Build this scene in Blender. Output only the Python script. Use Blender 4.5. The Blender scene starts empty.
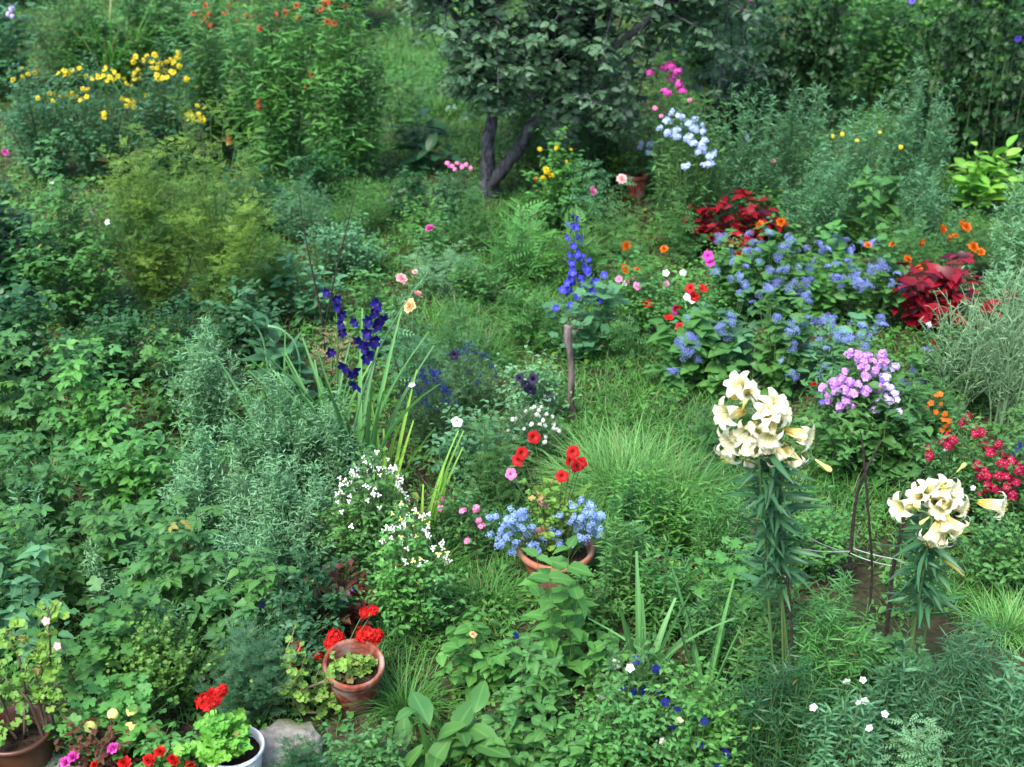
import bpy, math, random
import numpy as np
from mathutils import Vector, Matrix
C = bpy.context.scene
COL = C.collection
pi = math.pi
# ------------------------------------------------------------ camera, light, exposure
CAM_H, PITCH, F = 4.0, math.radians(28.0), 1407.0
cd = bpy.data.cameras.new("camera")
cam = bpy.data.objects.new("camera", cd); COL.objects.link(cam)
cam.location = (0, 0, CAM_H); cam.rotation_euler = (pi/2 - PITCH, 0, 0)
cd.sensor_width = 36; cd.lens = F/1024*36; cd.clip_end = 2000; cd.clip_start = .1
cd.dof.use_dof = True; cd.dof.focus_distance = 6.3; cd.dof.aperture_fstop = 2.5
C.camera = cam
SUN_EL, SUN_AZ = math.radians(58), math.radians(215)      # azimuth: clockwise from +Y
w = bpy.data.worlds.new("World"); C.world = w; w.use_nodes = True
nt = w.node_tree; nt.nodes.clear()
sk = nt.nodes.new("ShaderNodeTexSky"); sk.sky_type = 'NISHITA'; sk.sun_disc = False
sk.sun_elevation = SUN_EL; sk.sun_rotation = SUN_AZ; sk.air_density = 1.0; sk.dust_density = 2.5; sk.ozone_density = 1.0
bg = nt.nodes.new("ShaderNodeBackground"); bg.inputs[1].default_value = .11
wo = nt.nodes.new("ShaderNodeOutputWorld")
nt.links.new(sk.outputs[0], bg.inputs[0]); nt.links.new(bg.outputs[0], wo.inputs[0])
sd = bpy.data.lights.new("sun", 'SUN'); sd.energy = 1.35; sd.angle = math.radians(20); sd.color = (1, .98, .95)
sun = bpy.data.objects.new("sun", sd); COL.objects.link(sun)
sv = Vector((math.sin(SUN_AZ)*math.cos(SUN_EL), math.cos(SUN_AZ)*math.cos(SUN_EL), math.sin(SUN_EL)))
sun.rotation_euler = sv.to_track_quat('Z', 'Y').to_euler()
C.view_settings.view_transform = 'Standard'; C.view_settings.look = 'None'; C.view_settings.gamma = 1
C.view_settings.exposure = 2.15
C.cycles.max_bounces = 5; C.cycles.diffuse_bounces = 3; C.cycles.transmission_bounces = 3; C.cycles.glossy_bounces = 2
C.cycles.caustics_reflective = False; C.cycles.caustics_refractive = False
C.cycles.use_denoising = True

# ------------------------------------------------------------ placing: a photo row is a ground distance
cP, sP = math.cos(PITCH), math.sin(PITCH)
def ray(px, py):
    a, b = (px-512)/F, (383.5-py)/F
    return np.array([a, cP+b*sP, -sP+b*cP])
def gp(px, py, z=0.0):
    d = ray(px, py); t = (z-CAM_H)/d[2]
    return np.array([d[0]*t, d[1]*t, z])
def at(px, py, Y):
    d = ray(px, py); t = Y/d[1]
    return np.array([d[0]*t, Y, CAM_H+d[2]*t])
def gz(x, y):
    return .02*np.sin(1.3*x+.5)*np.cos(.9*y)+.015*np.sin(2.9*x+1.7*y)

# ------------------------------------------------------------ materials
MATS = {}
def mat_base(name, rough=.6, spec=.3, trans=0.0, tcol=None):
    m = bpy.data.materials.new(name); m.use_nodes = True
    nt = m.node_tree; p = nt.nodes["Principled BSDF"]
    p.inputs["Roughness"].default_value = rough; p.inputs["Specular IOR Level"].default_value = spec
    MATS[name] = m
    return m, nt, p
def mixc(nt, fac, a, b, mode='MIX'):
    n = nt.nodes.new("ShaderNodeMix"); n.data_type = 'RGBA'; n.blend_type = mode
    for s, v in ((n.inputs[0], fac), (n.inputs[6], a), (n.inputs[7], b)):
        if hasattr(v, 'node'): nt.links.new(v, s)
        else: s.default_value = v if not isinstance(v, tuple) else (*v, 1)
    return n.outputs[2]
def mth(nt, op, a, b=0.0, c=0.0, clamp=False):
    n = nt.nodes.new("ShaderNodeMath"); n.operation = op; n.use_clamp = clamp
    for s, v in zip(n.inputs, (a, b, c)):
        if hasattr(v, 'node'): nt.links.new(v, s)
        else: s.default_value = v
    return n.outputs[0]
def leafmat(name, c1, c2, c3=None, vein=.18, rough=.5, spec=.35, trans=.3, odd=None, centre=None, cpos=.35, edge=None, objvar=.2):
    """leaf or petal: colour differs leaf by leaf (rnd), paler midrib, optional odd-coloured share, optional throat colour"""
    if trans and not name.startswith('p_') and name not in ('coleus', 'bronze', 'straw'):
        fr = lambda c, k=1.: (c[0]*1.16*k, c[1]*1.46*k, c[2]*1.1*k) if c else c
        c1, c2, c3, trans, spec = fr(c1, .85), fr(c2, 1.25), fr(c3), .36, spec*.9
    if odd is None and trans and not name.startswith('p_'): odd = ((.24, .22, .05), .022)
    m, nt, p = mat_base(name, rough, spec)
    at_ = nt.nodes.new("ShaderNodeAttribute"); at_.attribute_name = "lf"
    sx = nt.nodes.new("ShaderNodeSeparateXYZ"); nt.links.new(at_.outputs["Vector"], sx.inputs[0])
    r, u, v = sx.outputs
    if name.startswith('p_'):                # petals fade and vein unevenly
        g0 = nt.nodes.new("ShaderNodeNewGeometry"); n0 = nt.nodes.new("ShaderNodeTexNoise"); n0.inputs["Scale"].default_value = 55
        nt.links.new(g0.outputs["Position"], n0.inputs["Vector"])
        r = mth(nt, 'MULTIPLY_ADD', n0.outputs[0], 1.1, mth(nt, 'MULTIPLY_ADD', r, .7, -.4), True)
    col = mixc(nt, r, c1, c2)
    if c3:
        g = nt.nodes.new("ShaderNodeNewGeometry"); ns = nt.nodes.new("ShaderNodeTexNoise"); ns.inputs["Scale"].default_value = 3.5
        nt.links.new(g.outputs["Position"], ns.inputs["Vector"])
        col = mixc(nt, mth(nt, 'MULTIPLY_ADD', ns.outputs[0], 3.0, -1.1, True), col, c3)
    if odd:
        col = mixc(nt, mth(nt, 'GREATER_THAN', r, 1-odd[1]), col, odd[0])
    if centre:
        col = mixc(nt, mth(nt, 'SUBTRACT', 1.0, mth(nt, 'DIVIDE', u, cpos), clamp=True), col, centre)
    if edge:
        col = mixc(nt, mth(nt, 'GREATER_THAN', u, edge[1]), col, edge[0])
    if vein:
        col = mixc(nt, mth(nt, 'MULTIPLY', mth(nt, 'LESS_THAN', v, .12), vein), col, tuple(min(1, c*1.8+.02) for c in c2))
    oi = nt.nodes.new("ShaderNodeObjectInfo")
    hs = nt.nodes.new("ShaderNodeHueSaturation"); nt.links.new(col, hs.inputs["Color"])
    nt.links.new(mth(nt, 'MULTIPLY_ADD', oi.outputs["Random"], objvar, 1-objvar/2), hs.inputs["Value"])
    nt.links.new(hs.outputs[0], p.inputs["Base Color"])
    if trans:
        t = nt.nodes.new("ShaderNodeBsdfTranslucent"); nt.links.new(mixc(nt, .5, hs.outputs[0], mixc(nt, 1.0, hs.outputs[0], (1.25, 1.35, .55), 'MULTIPLY')), t.inputs[0])
        mx = nt.nodes.new("ShaderNodeMixShader"); mx.inputs[0].default_value = trans
        nt.links.new(p.outputs[0], mx.inputs[1]); nt.links.new(t.outputs[0], mx.inputs[2])
        nt.links.new(mx.outputs[0], nt.nodes["Material Output"].inputs[0])
    return m
def noisemat(name, c1, c2, scale=8, rough=.8, spec=.2, bump=.3, c3=None, detail=6, stretch=None):
    m, nt, p = mat_base(name, rough, spec)
    tc = nt.nodes.new("ShaderNodeTexCoord"); vec = tc.outputs["Object"]
    if stretch:
        mp = nt.nodes.new("ShaderNodeMapping"); mp.inputs["Scale"].default_value = stretch
        nt.links.new(vec, mp.inputs[0]); vec = mp.outputs[0]
    ns = nt.nodes.new("ShaderNodeTexNoise"); ns.inputs["Scale"].default_value = scale; ns.inputs["Detail"].default_value = detail
    nt.links.new(vec, ns.inputs["Vector"])
    f = mth(nt, 'MULTIPLY_ADD', ns.outputs[0], 2.6, -.8, True)
    col = mixc(nt, f, c1, c2)
    if c3:
        n2 = nt.nodes.new("ShaderNodeTexNoise"); n2.inputs["Scale"].default_value = scale*.27; n2.inputs["Detail"].default_value = 4
        nt.links.new(vec, n2.inputs["Vector"])
        col = mixc(nt, mth(nt, 'MULTIPLY_ADD', n2.outputs[0], 5.0, -2.3, True), col, c3)
    nt.links.new(col, p.inputs["Base Color"])
    if bump:
        b = nt.nodes.new("ShaderNodeBump"); b.inputs["Strength"].default_value = bump; b.inputs["Distance"].default_value = .02
        nt.links.new(ns.outputs[0], b.inputs["Height"]); nt.links.new(b.outputs[0], p.inputs["Normal"])
    return m
# foliage (linear base colours)
leafmat('fresh', (.045,.125,.028), (.085,.19,.045), (.06,.15,.06))
leafmat('mid', (.036,.095,.026), (.078,.155,.045), (.05,.125,.05))
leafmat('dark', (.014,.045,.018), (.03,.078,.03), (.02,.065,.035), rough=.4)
leafmat('deep', (.009,.028,.011), (.02,.052,.018), rough=.45)  # very dark green; on the top-right climbers it also holds painted tree shade
leafmat('grey', (.09,.165,.105), (.16,.25,.165), (.1,.2,.115), rough=.65)
leafmat('silver', (.12,.18,.12), (.21,.27,.19), rough=.7)
leafmat('blue', (.025,.07,.04), (.055,.12,.07), rough=.45)
leafmat('bluepale', (.045,.11,.065), (.09,.18,.11), rough=.5)
leafmat('lilyleaf', (.018,.06,.035), (.05,.11,.06), rough=.4)
leafmat('conifer', (.085,.14,.028), (.19,.25,.05), (.045,.1,.025), vein=0, odd=((.16,.1,.03), .06))
leafmat('lime', (.1,.21,.028), (.19,.3,.05), (.1,.24,.05))
leafmat('yellowgreen', (.1,.17,.03), (.2,.26,.055), (.09,.18,.04), odd=((.42,.3,.1), .1))
leafmat('box', (.07,.13,.025), (.14,.21,.045), (.045,.1,.03))
leafmat('apple', (.045,.085,.052), (.1,.145,.1), (.055,.1,.07), rough=.5, odd=((.13,.18,.14), .1))
leafmat('coleus', (.1,.003,.008), (.34,.008,.022), vein=0, rough=.42, trans=.25, odd=((.05,.003,.012), .25))
leafmat('bronze', (.06,.02,.015), (.14,.05,.03), vein=.2)
leafmat('grass', (.04,.115,.024), (.085,.185,.045), (.045,.12,.04), vein=0, odd=((.2,.22,.1), .05))
leafmat('tuft', (.085,.18,.06), (.15,.27,.095), vein=0, odd=((.25,.27,.12), .05))
leafmat('sword', (.05,.12,.05), (.1,.2,.08), vein=.25, rough=.45)
leafmat('swordlime', (.11,.2,.035), (.2,.3,.06), vein=.25)
leafmat('weed', (.04,.11,.03), (.08,.17,.045), (.055,.14,.03), odd=((.12,.22,.03), .1))
leafmat('straw', (.25,.2,.1), (.38,.32,.18), vein=0, rough=.8)
leafmat('stem', (.05,.11,.035), (.1,.16,.05), vein=0, trans=0)
leafmat('stemdark', (.03,.06,.025), (.06,.09,.035), vein=0, trans=0)
leafmat('wood', (.05,.035,.02), (.11,.08,.05), vein=0, trans=0, rough=.8)
# petals
pk = dict(vein=0, trans=.25, rough=.55, spec=.2, objvar=.15)
leafmat('p_white', (.75,.76,.72), (.85,.85,.82), centre=(.6,.62,.2), **pk)
leafmat('p_lily', (.72,.68,.46), (.84,.82,.68), centre=(.66,.48,.05), cpos=.72, **pk)
leafmat('p_cream', (.72,.72,.45), (.8,.78,.35), **pk)
leafmat('p_paleblue', (.3,.4,.72), (.5,.58,.8), centre=(.4,.3,.65), **pk)
leafmat('p_ager', (.15,.2,.6), (.38,.43,.85), vein=0, trans=.15, rough=.7, spec=.1, objvar=.3)
leafmat('p_lobe', (.2,.32,.7), (.36,.48,.82), centre=(.8,.8,.85), cpos=.2, **pk)
leafmat('p_deepblue', (.006,.009,.08), (.014,.025,.2), **pk)
leafmat('p_delph', (.025,.025,.34), (.08,.08,.55), centre=(.3,.25,.7), cpos=.2, **pk)
leafmat('p_glad', (.006,.003,.07), (.018,.007,.17), centre=(.04,.02,.18), **pk)
leafmat('p_violet', (.1,.06,.5), (.2,.13,.7), **pk)
leafmat('p_black', (.012,.008,.03), (.03,.015,.06), **pk)
leafmat('p_phlox', (.4,.18,.55), (.6,.34,.72), centre=(.5,.05,.4), cpos=.3, **pk)
leafmat('p_lilac', (.5,.4,.75), (.7,.6,.85), **pk)
leafmat('p_magenta', (.5,.03,.3), (.68,.1,.45), **pk)
leafmat('p_pink', (.7,.16,.38), (.8,.35,.52), centre=(.55,.02,.2), cpos=.35, **pk)
leafmat('p_rosepink', (.78,.32,.36), (.85,.5,.5), **pk)
leafmat('p_peach', (.82,.45,.2), (.85,.6,.35), **pk)
leafmat('p_red', (.3,.004,.006), (.68,.02,.015), **pk)
leafmat('p_crimson', (.26,.006,.03), (.48,.02,.08), centre=(.8,.7,.6), cpos=.16, **pk)
leafmat('p_orange', (.55,.1,.008), (.75,.2,.012), **pk)
leafmat('p_rust', (.3,.03,.01), (.5,.08,.015), **pk)
leafmat('p_yellow', (.6,.45,.012), (.8,.65,.03), **pk)
leafmat('p_lemon', (.75,.75,.2), (.8,.8,.35), **pk)
leafmat('p_brown', (.03,.015,.008), (.09,.045,.015), vein=0, trans=0)
leafmat('p_gold', (.5,.3,.02), (.7,.45,.04), vein=0, trans=0)
# solids
noisemat('soil', (.012,.008,.006), (.035,.024,.016), 60, .95, .1, .9, c3=(.03,.022,.015))
noisemat('terracotta', (.1,.024,.015), (.25,.065,.036), 38, .8, .2, .25, c3=(.3,.2,.155))
noisemat('terracotta_pale', (.25,.09,.05), (.34,.14,.085), 18, .8, .2, .2, c3=(.24,.16,.11))
noisemat('brownpot', (.035,.012,.007), (.075,.022,.012), 9, .35, .4, .1, c3=(.09,.04,.022))
noisemat('whitepot', (.62,.66,.68), (.78,.8,.8), 9, .4, .4, .05)
noisemat('stone', (.13,.125,.11), (.3,.29,.27), 22, .9, .2, .8, c3=(.1,.12,.06))
noisemat('bark', (.008,.008,.01), (.1,.1,.115), 34, .9, .2, 1.0, c3=(.035,.045,.035), stretch=(1, 1, .4))
noisemat('stake', (.04,.026,.02), (.19,.15,.14), 30, .85, .2, .8, stretch=(1, 1, .2))
noisemat('stick', (.012,.009,.008), (.04,.028,.022), 40, .8, .3, .5)
noisemat('rope', (.35,.35,.3), (.55,.55,.48), 60, .9, .1, .2)
# ------------------------------------------------------------ mesh collector
class T:                                     # a template: one leaf, floret ...
    def __init__(s, v, faces, uv=None, mi=None):
        s.v = np.asarray(v, float); s.n = len(s.v)
        s.loops = np.concatenate([np.asarray(f) for f in faces]).astype(int)
        s.tot = np.array([len(f) for f in faces]); s.mi = np.zeros(len(faces), int) if mi is None else np.asarray(mi)
        s.uv = np.zeros((s.n, 2)) if uv is None else np.asarray(uv, float)
        s.r = None
        s.faces = faces
class MB:
    def __init__(s): s.V=[]; s.L=[]; s.N=[]; s.M=[]; s.A=[]; s.nv=0
    def add(s, t, X, P, rnd, mi=0):
        k = len(P)
        if not k: return s
        v = np.einsum('kij,nj->kni', X, t.v)+P[:, None, :]
        s.V.append(v.reshape(-1, 3))
        s.L.append((t.loops[None]+(s.nv+np.arange(k)*t.n)[:, None]).ravel())
        s.N.append(np.tile(t.tot, k)); s.M.append(np.tile(t.mi+mi, k))
        a = np.empty((k, t.n, 3)); a[..., 1:] = t.uv[None]
        a[..., 0] = np.asarray(rnd)[:, None] if t.r is None else (np.asarray(rnd)[:, None]+t.r[None]) % 1
        s.A.append(a.reshape(-1, 3)); s.nv += k*t.n
        return s
    def one(s, t, X=None, P=(0,0,0), rnd=.5, mi=0):
        return s.add(t, (np.eye(3) if X is None else np.asarray(X))[None], np.asarray([P], float), [rnd], mi)
    def tpl(s):                              # turn what was collected into a template
        L = np.concatenate(s.L); N = np.concatenate(s.N); st = np.concatenate([[0], np.cumsum(N)[:-1]])
        A = np.concatenate(s.A)
        t = T(np.concatenate(s.V), [L[a:a+b] for a, b in zip(st, N)], A[:, 1:], np.concatenate(s.M)); t.r = A[:, 0].copy()
        return t
    def mesh(s, name, mats, smooth=True):
        me = bpy.data.meshes.new(name)
        V = np.concatenate(s.V).astype(np.float32); L = np.concatenate(s.L).astype(np.int32); N = np.concatenate(s.N).astype(np.int32)
        me.vertices.add(len(V)); me.vertices.foreach_set("co", V.ravel())
        me.loops.add(len(L)); me.loops.foreach_set("vertex_index", L)
        me.polygons.add(len(N)); me.polygons.foreach_set("loop_start", np.concatenate([[0], np.cumsum(N)[:-1]]).astype(np.int32))
        for m in mats: me.materials.append(MATS[m])
        me.polygons.foreach_set("material_index", np.concatenate(s.M).astype(np.int32))
        me.polygons.foreach_set("use_smooth", np.full(len(N), smooth))
        at_ = me.attributes.new("lf", 'FLOAT_VECTOR', 'POINT'); at_.data.foreach_set("vector", np.concatenate(s.A).astype(np.float32).ravel())
        me.update(calc_edges=True)
        return me
def link(name, me, parent=None, loc=None):
    o = bpy.data.objects.new(name, me); COL.objects.link(o)
    if parent is not None: o.parent = parent
    if loc is not None: o.location = tuple(loc)
    return o
def thing(name, label, cat, loc=(0,0,0), group=None, rz=0):
    o = link(name, None, None, loc); o.rotation_euler = (0, 0, rz); o.empty_display_size = .1
    return tag(o, label, cat, group)
def tag(o, label, cat, group=None):
    o['label'] = label; o['category'] = cat
    if group: o['group'] = group
    return o

def nrm(a): return a/np.maximum(np.linalg.norm(a, axis=-1, keepdims=True), 1e-9)
def frames(d, n, sc):
    """matrices with columns d, side, normal, scaled"""
    d = nrm(d); s = nrm(np.cross(n, d)); n2 = np.cross(d, s)
    return np.stack([d, s, n2], -1)*np.asarray(sc).reshape(-1, 1, 1)
def axis_frame(z, roll=0.0, sc=1.0):
    z = nrm(np.asarray(z, float)); r = np.array([1., 0, 0]) if abs(z[0]) < .8 else np.array([0, 1., 0])
    x = nrm(np.cross(r, z)); y = np.cross(z, x)
    c, s = math.cos(roll), math.sin(roll)
    return np.stack([x*c+y*s, -x*s+y*c, z], -1)*sc

# ------------------------------------------------------------ leaf templates (unit length along +x, face up)
def leaf(n=4, w=.5, peak=.4, sharp=1., fold=.12, droop=.22, serr=0., lobe=0., curl=0., x0=0.):
    if n == 1: return T([(0, 0, 0), (.45, w/2, fold*w), (1, 0, -droop), (.45, -w/2, fold*w)], [(0, 3, 2, 1)], [(0, 1), (.45, 1), (1, 1), (.45, 1)])
    a = math.log(.5)/math.log(peak); us = np.linspace(0, 1, n+1); V = []; UV = []
    for i, u in enumerate(us):
        ww = w/2*max(math.sin(pi*u**a), 0)**sharp
        if i in (0, n): ww = .012
        if i == 0 and lobe: ww = w*.36
        if serr and 0 < i < n: ww *= 1+(serr if i % 2 else -serr)
        xb = -lobe if (i == 0 and lobe) else (serr*.15 if (serr and i % 2) else 0)
        z = -droop*u*u + curl*math.sin(u*6.3)
        V += [(x0+u+xb, ww, z+fold*ww*2), (x0+u, 0, z), (x0+u+xb, -ww, z+fold*ww*2)]; UV += [(u, 1), (u, 0), (u, 1)]
    F_ = []
    for i in range(n):
        b = i*3; F_ += [(b+1, b+4, b+3, b), (b+2, b+5, b+4, b+1)]
    return T(V, F_, UV)
def blade(n=4, w=.03, droop=.3, lean=0.):
    us = np.linspace(0, 1, n+1); V = []; UV = []
    for i, u in enumerate(us):
        ww = w/2*(1-u**2.2)+.0006; z = -droop*u**2.3
        V += [(u-droop*.35*u**3, ww, z), (u-droop*.35*u**3, -ww, z)]; UV += [(u, 1), (u, 1)]
    return T(V, [(2*i, 2*i+2, 2*i+3, 2*i+1) for i in range(n)], UV)
def disc(k=14, scal=.06, ns=7, cup=.1, lobes=0, depth=.4, wavy=.04):
    V = [(.42, 0, -.02)]; UV = [(0, 0)]; F_ = []
    for ring, rr in ((0, .28), (1, .5)):
        for i in range(k+1):
            th = -pi+.28+(2*pi-.56)*i/k
            r = rr
            if lobes:
                r *= 1-depth*(1-abs(math.cos(th*lobes/2))**.8)*(1 if ring else .5)
                r *= 1+.18*math.cos(th)
            elif ring: r *= 1+scal*math.cos(ns*2*th)
            V.append((.42+r*math.cos(th), r*math.sin(th), cup*(rr*2)**2*.4+(wavy*math.sin(th*5) if ring else 0)))
            UV.append((rr*2, 0 if (i % 3 == 0) and ring == 0 else 1))
    for i in range(k): F_.append((0, 1+i, 2+i))
    for i in range(k): F_.append((1+i, k+2+i, k+3+i, 2+i))
    return T(V, F_, UV)
def rotz(a): c, s = math.cos(a), math.sin(a); return np.array([[c,-s,0],[s,c,0],[0,0,1.]])
def roty(a): c, s = math.cos(a), math.sin(a); return np.array([[c,0,s],[0,1,0],[-s,0,c]])
def rotx(a): c, s = math.cos(a), math.sin(a); return np.array([[1,0,0],[0,c,-s],[0,s,c]])
def compound(sub, items):                    # items: (x, y, z, angle, scale, droop)
    m = MB()
    for x, y, z, a, s_, dr in items: m.one(sub, rotz(a)@roty(dr)*s_, (x, y, z), 0)
    return m.tpl()
def pinnate(sub, k, a0=.9, s0=.38, taper=.5, droop=.25, end=True, x0=.15):
    it = []
    for i in range(k):
        u = x0+(1-x0)*i/k; s_ = s0*(1-taper*(i/k))*(.6+.4*math.sin(pi*(i+1)/(k+1)))
        for sg in (-1, 1): it.append((u, 0, -droop*u*u, sg*a0*(1-.25*i/k), s_, .1))
    if end: it.append((.92, 0, -droop*.85, 0, s0*.7, .2))
    return compound(sub, it)
_l2 = leaf(2, .45, .4); _l3 = leaf(3, .5, .4, serr=.0)
LEAF = {                                     # key: (near template, far template, area factor)
 'ovate': (leaf(5, .52, .38, 1., .12, .28), leaf(3, .52, .38), .33),
 'round': (leaf(5, .8, .45, .75, .1, .2), leaf(3, .8, .45, .75, .1, .2), .55),
 'lance': (leaf(5, .24, .4, 1, .12, .35), leaf(3, .24, .4, 1, .1, .3), .15),
 'narrow': (leaf(4, .11, .4, .8, .1, .35), leaf(2, .12, .4, .8, .1, .3), .08),
 'nettle': (leaf(7, .6, .3, 1., .1, .3, serr=.1), leaf(4, .6, .3, 1., .1, .3), .36),
 'heart': (leaf(6, .85, .3, .8, .1, .3, lobe=.12, serr=.03), leaf(3, .85, .3, .8, .1, .25, lobe=.12), .58),
 'big': (leaf(8, .5, .5, .8, .14, .35, serr=.04, curl=.03), leaf(5, .5, .5, .8, .12, .3), .38),
 'pelarg': (disc(18, .11, 7, .25, wavy=.09), disc(9, 0), .7),
 'lobed': (disc(20, lobes=5, depth=.42, cup=.0), disc(10, lobes=5, depth=.35, cup=0), .45),
 'spray': (pinnate(leaf(1, .3, .5, 1, 0, 0), 9, .75, .3, .6, .15), pinnate(leaf(1, .34, .5, 1, 0, 0), 6, .75, .36, .6, .15), .16),
}
_tri = leaf(5, .62, .42, .9, .12, .22, serr=.08)
LEAF['trifol'] = (compound(_tri, [(.4, 0, 0, 0, .62, .1), (.38, .02, 0, 1.15, .5, .1), (.38, -.02, 0, -1.15, .5, .1)]),
                  compound(leaf(3, .62, .42), [(.4, 0, 0, 0, .62, .1), (.38, .02, 0, 1.15, .5, .1), (.38, -.02, 0, -1.15, .5, .1)]), .3)
_nn = leaf(2, .3, .5, 1, .05, .1)
LEAF['feather'] = (pinnate(pinnate(leaf(1, .42, .5, 1, 0, 0), 2, .8, .55, .3, 0, x0=.3), 4, .85, .5, .5, .2), pinnate(_nn, 4, .85, .42, .5, .2), .22)
LEAF['pinn'] = (pinnate(leaf(3, .45, .4), 4, 1.1, .36, .2, .25), pinnate(_l2, 3, 1.1, .42, .2, .25), .32)
LEAF['fern'] = (pinnate(leaf(2, .22, .4, 1, .05, .1), 8, .9, .34, .6, .4), pinnate(_nn, 6, .9, .36, .6, .4), .2)
BL = [blade(6, .05, d) for d in (.25, .55, .9)]
SW = [leaf(7, .065, .35, .6, .25, d) for d in (.06, .18, .4)]

# ------------------------------------------------------------ curves, branches, leaves
def bez(P, t):
    P0, P1, P2 = (p[:, None, :] for p in P); t = t[..., None]
    return (1-t)**2*P0+2*t*(1-t)*P1+t*t*P2, nrm(2*(1-t)*(P1-P0)+2*t*(P2-P1))
def main_stems(rg, n, Rx, Ry, h, base=.35, hmin=.65, dome=.45, arch=.35):
    r = np.sqrt(rg.random(n)); a = rg.random(n)*2*pi
    ex, ey = r*np.cos(a), r*np.sin(a)
    ez = h*(1-dome*r*r)*rg.uniform(hmin, 1.06, n)
    P2 = np.stack([ex*Rx, ey*Ry, ez], -1)
    P0 = np.stack([ex*Rx*base, ey*Ry*base, np.full(n, -.03)], -1)
    P1 = P0*(1-arch)+P2*arch; P1[:, 2] = ez*rg.uniform(.45, .7, n)
    P1[:, :2] += rg.normal(0, .04*h, (n, 2))
    return P0, P1, P2
def side(rg, P, k, t0, t1, L, up=.5, jit=.3):
    n = len(P[0]); t = np.linspace(t0, t1, k)[None]+rg.uniform(-.5, .5, (n, k))*(t1-t0)/max(k, 1)
    t = np.clip(t, 0, 1)
    pos, tan = bez(P, t)
    az = rg.random((n, 1))*6.28+np.arange(k)[None]*2.4
    d = np.stack([np.cos(az), np.sin(az), np.full_like(az, 0)], -1)
    l = (L*(1.15-.7*t)*rg.uniform(.6, 1.3, t.shape))[..., None]
    P0 = pos; P2 = pos+l*nrm(d+tan*up+np.array([0, 0, up*.5])+rg.normal(0, jit, d.shape)*.4)
    P1 = pos+l*.5*nrm(d*.8+tan*up*1.6)
    return tuple(p.reshape(-1, 3) for p in (P0, P1, P2))
def put_leaves(mb, tpl, rg, P, m, t0, t1, size, pitch=.35, taper=.35, roll=.35, nup=1., mi=0, opp=False, drop=0.0):
    n = len(P[0])
    if n == 0 or m == 0: return
    t = np.linspace(t0, t1, m)[None]+rg.uniform(-.4, .4, (n, m))*(t1-t0)/m
    if opp: t = np.repeat(np.linspace(t0, t1, (m+1)//2), 2)[None, :m]+rg.normal(0, .01, (n, 1))
    t = np.clip(t, 0, 1); pos, tan = bez(P, t)
    az = rg.random((n, 1))*6.28+(np.arange(m)[None]*2.4 if not opp else (np.arange(m)//2*pi/2+np.arange(m) % 2*pi)[None])
    az = az+rg.normal(0, .25, az.shape)
    d0 = np.stack([np.cos(az), np.sin(az), np.zeros_like(az)], -1)
    pp = pitch+rg.normal(0, .22, az.shape); 
    d = d0*np.cos(pp)[..., None]+tan*np.sin(pp)[..., None]; d[..., 2] -= drop
    d = nrm(d)
    up = np.zeros_like(d); up[..., 2] = nup
    nn = up+rg.normal(0, roll, d.shape)+tan*.15
    sz = size*(1-taper*t)*rg.uniform(.5, 1.35, t.shape)
    X = frames(d.reshape(-1, 3), nn.reshape(-1, 3), sz.reshape(-1))
    mb.add(tpl, X, pos.reshape(-1, 3), np.clip((rg.random((n, 1))*.45+rg.random((n, m))*.55), 0, .999).ravel(), mi)
def tubes(mb, P, r0, r1, k=4, sides=3, mi=0, rnd=.5):
    n = len(P[0]); ts = np.linspace(0, 1, k+1)[None].repeat(n, 0)
    pos, tan = bez(P, ts)
    ref = np.array([.3, .9, .1]); u = nrm(np.cross(tan, ref)); v = np.cross(tan, u)
    ang = np.arange(sides)*2*pi/sides
    rr = (r0+(r1-r0)*ts)[..., None, None]
    ring = pos[:, :, None]+rr*(u[:, :, None]*np.cos(ang)[:, None]+v[:, :, None]*np.sin(ang)[:, None])
    V = ring.reshape(-1, 3); nv = (k+1)*sides
    F_ = np.array([(i*sides+j, i*sides+(j+1) % sides, (i+1)*sides+(j+1) % sides, (i+1)*sides+j) for i in range(k) for j in range(sides)])
    mb.V.append(V); mb.L.append((F_.ravel()[None]+(mb.nv+np.arange(n)*nv)[:, None]).ravel()); mb.N.append(np.full(n*len(F_), 4)); mb.M.append(np.full(n*len(F_), mi))
    A = np.zeros((n*nv, 3)); A[:, 0] = rnd; A[:, 1] = .5; A[:, 2] = 1; mb.A.append(A); mb.nv += n*nv
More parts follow.
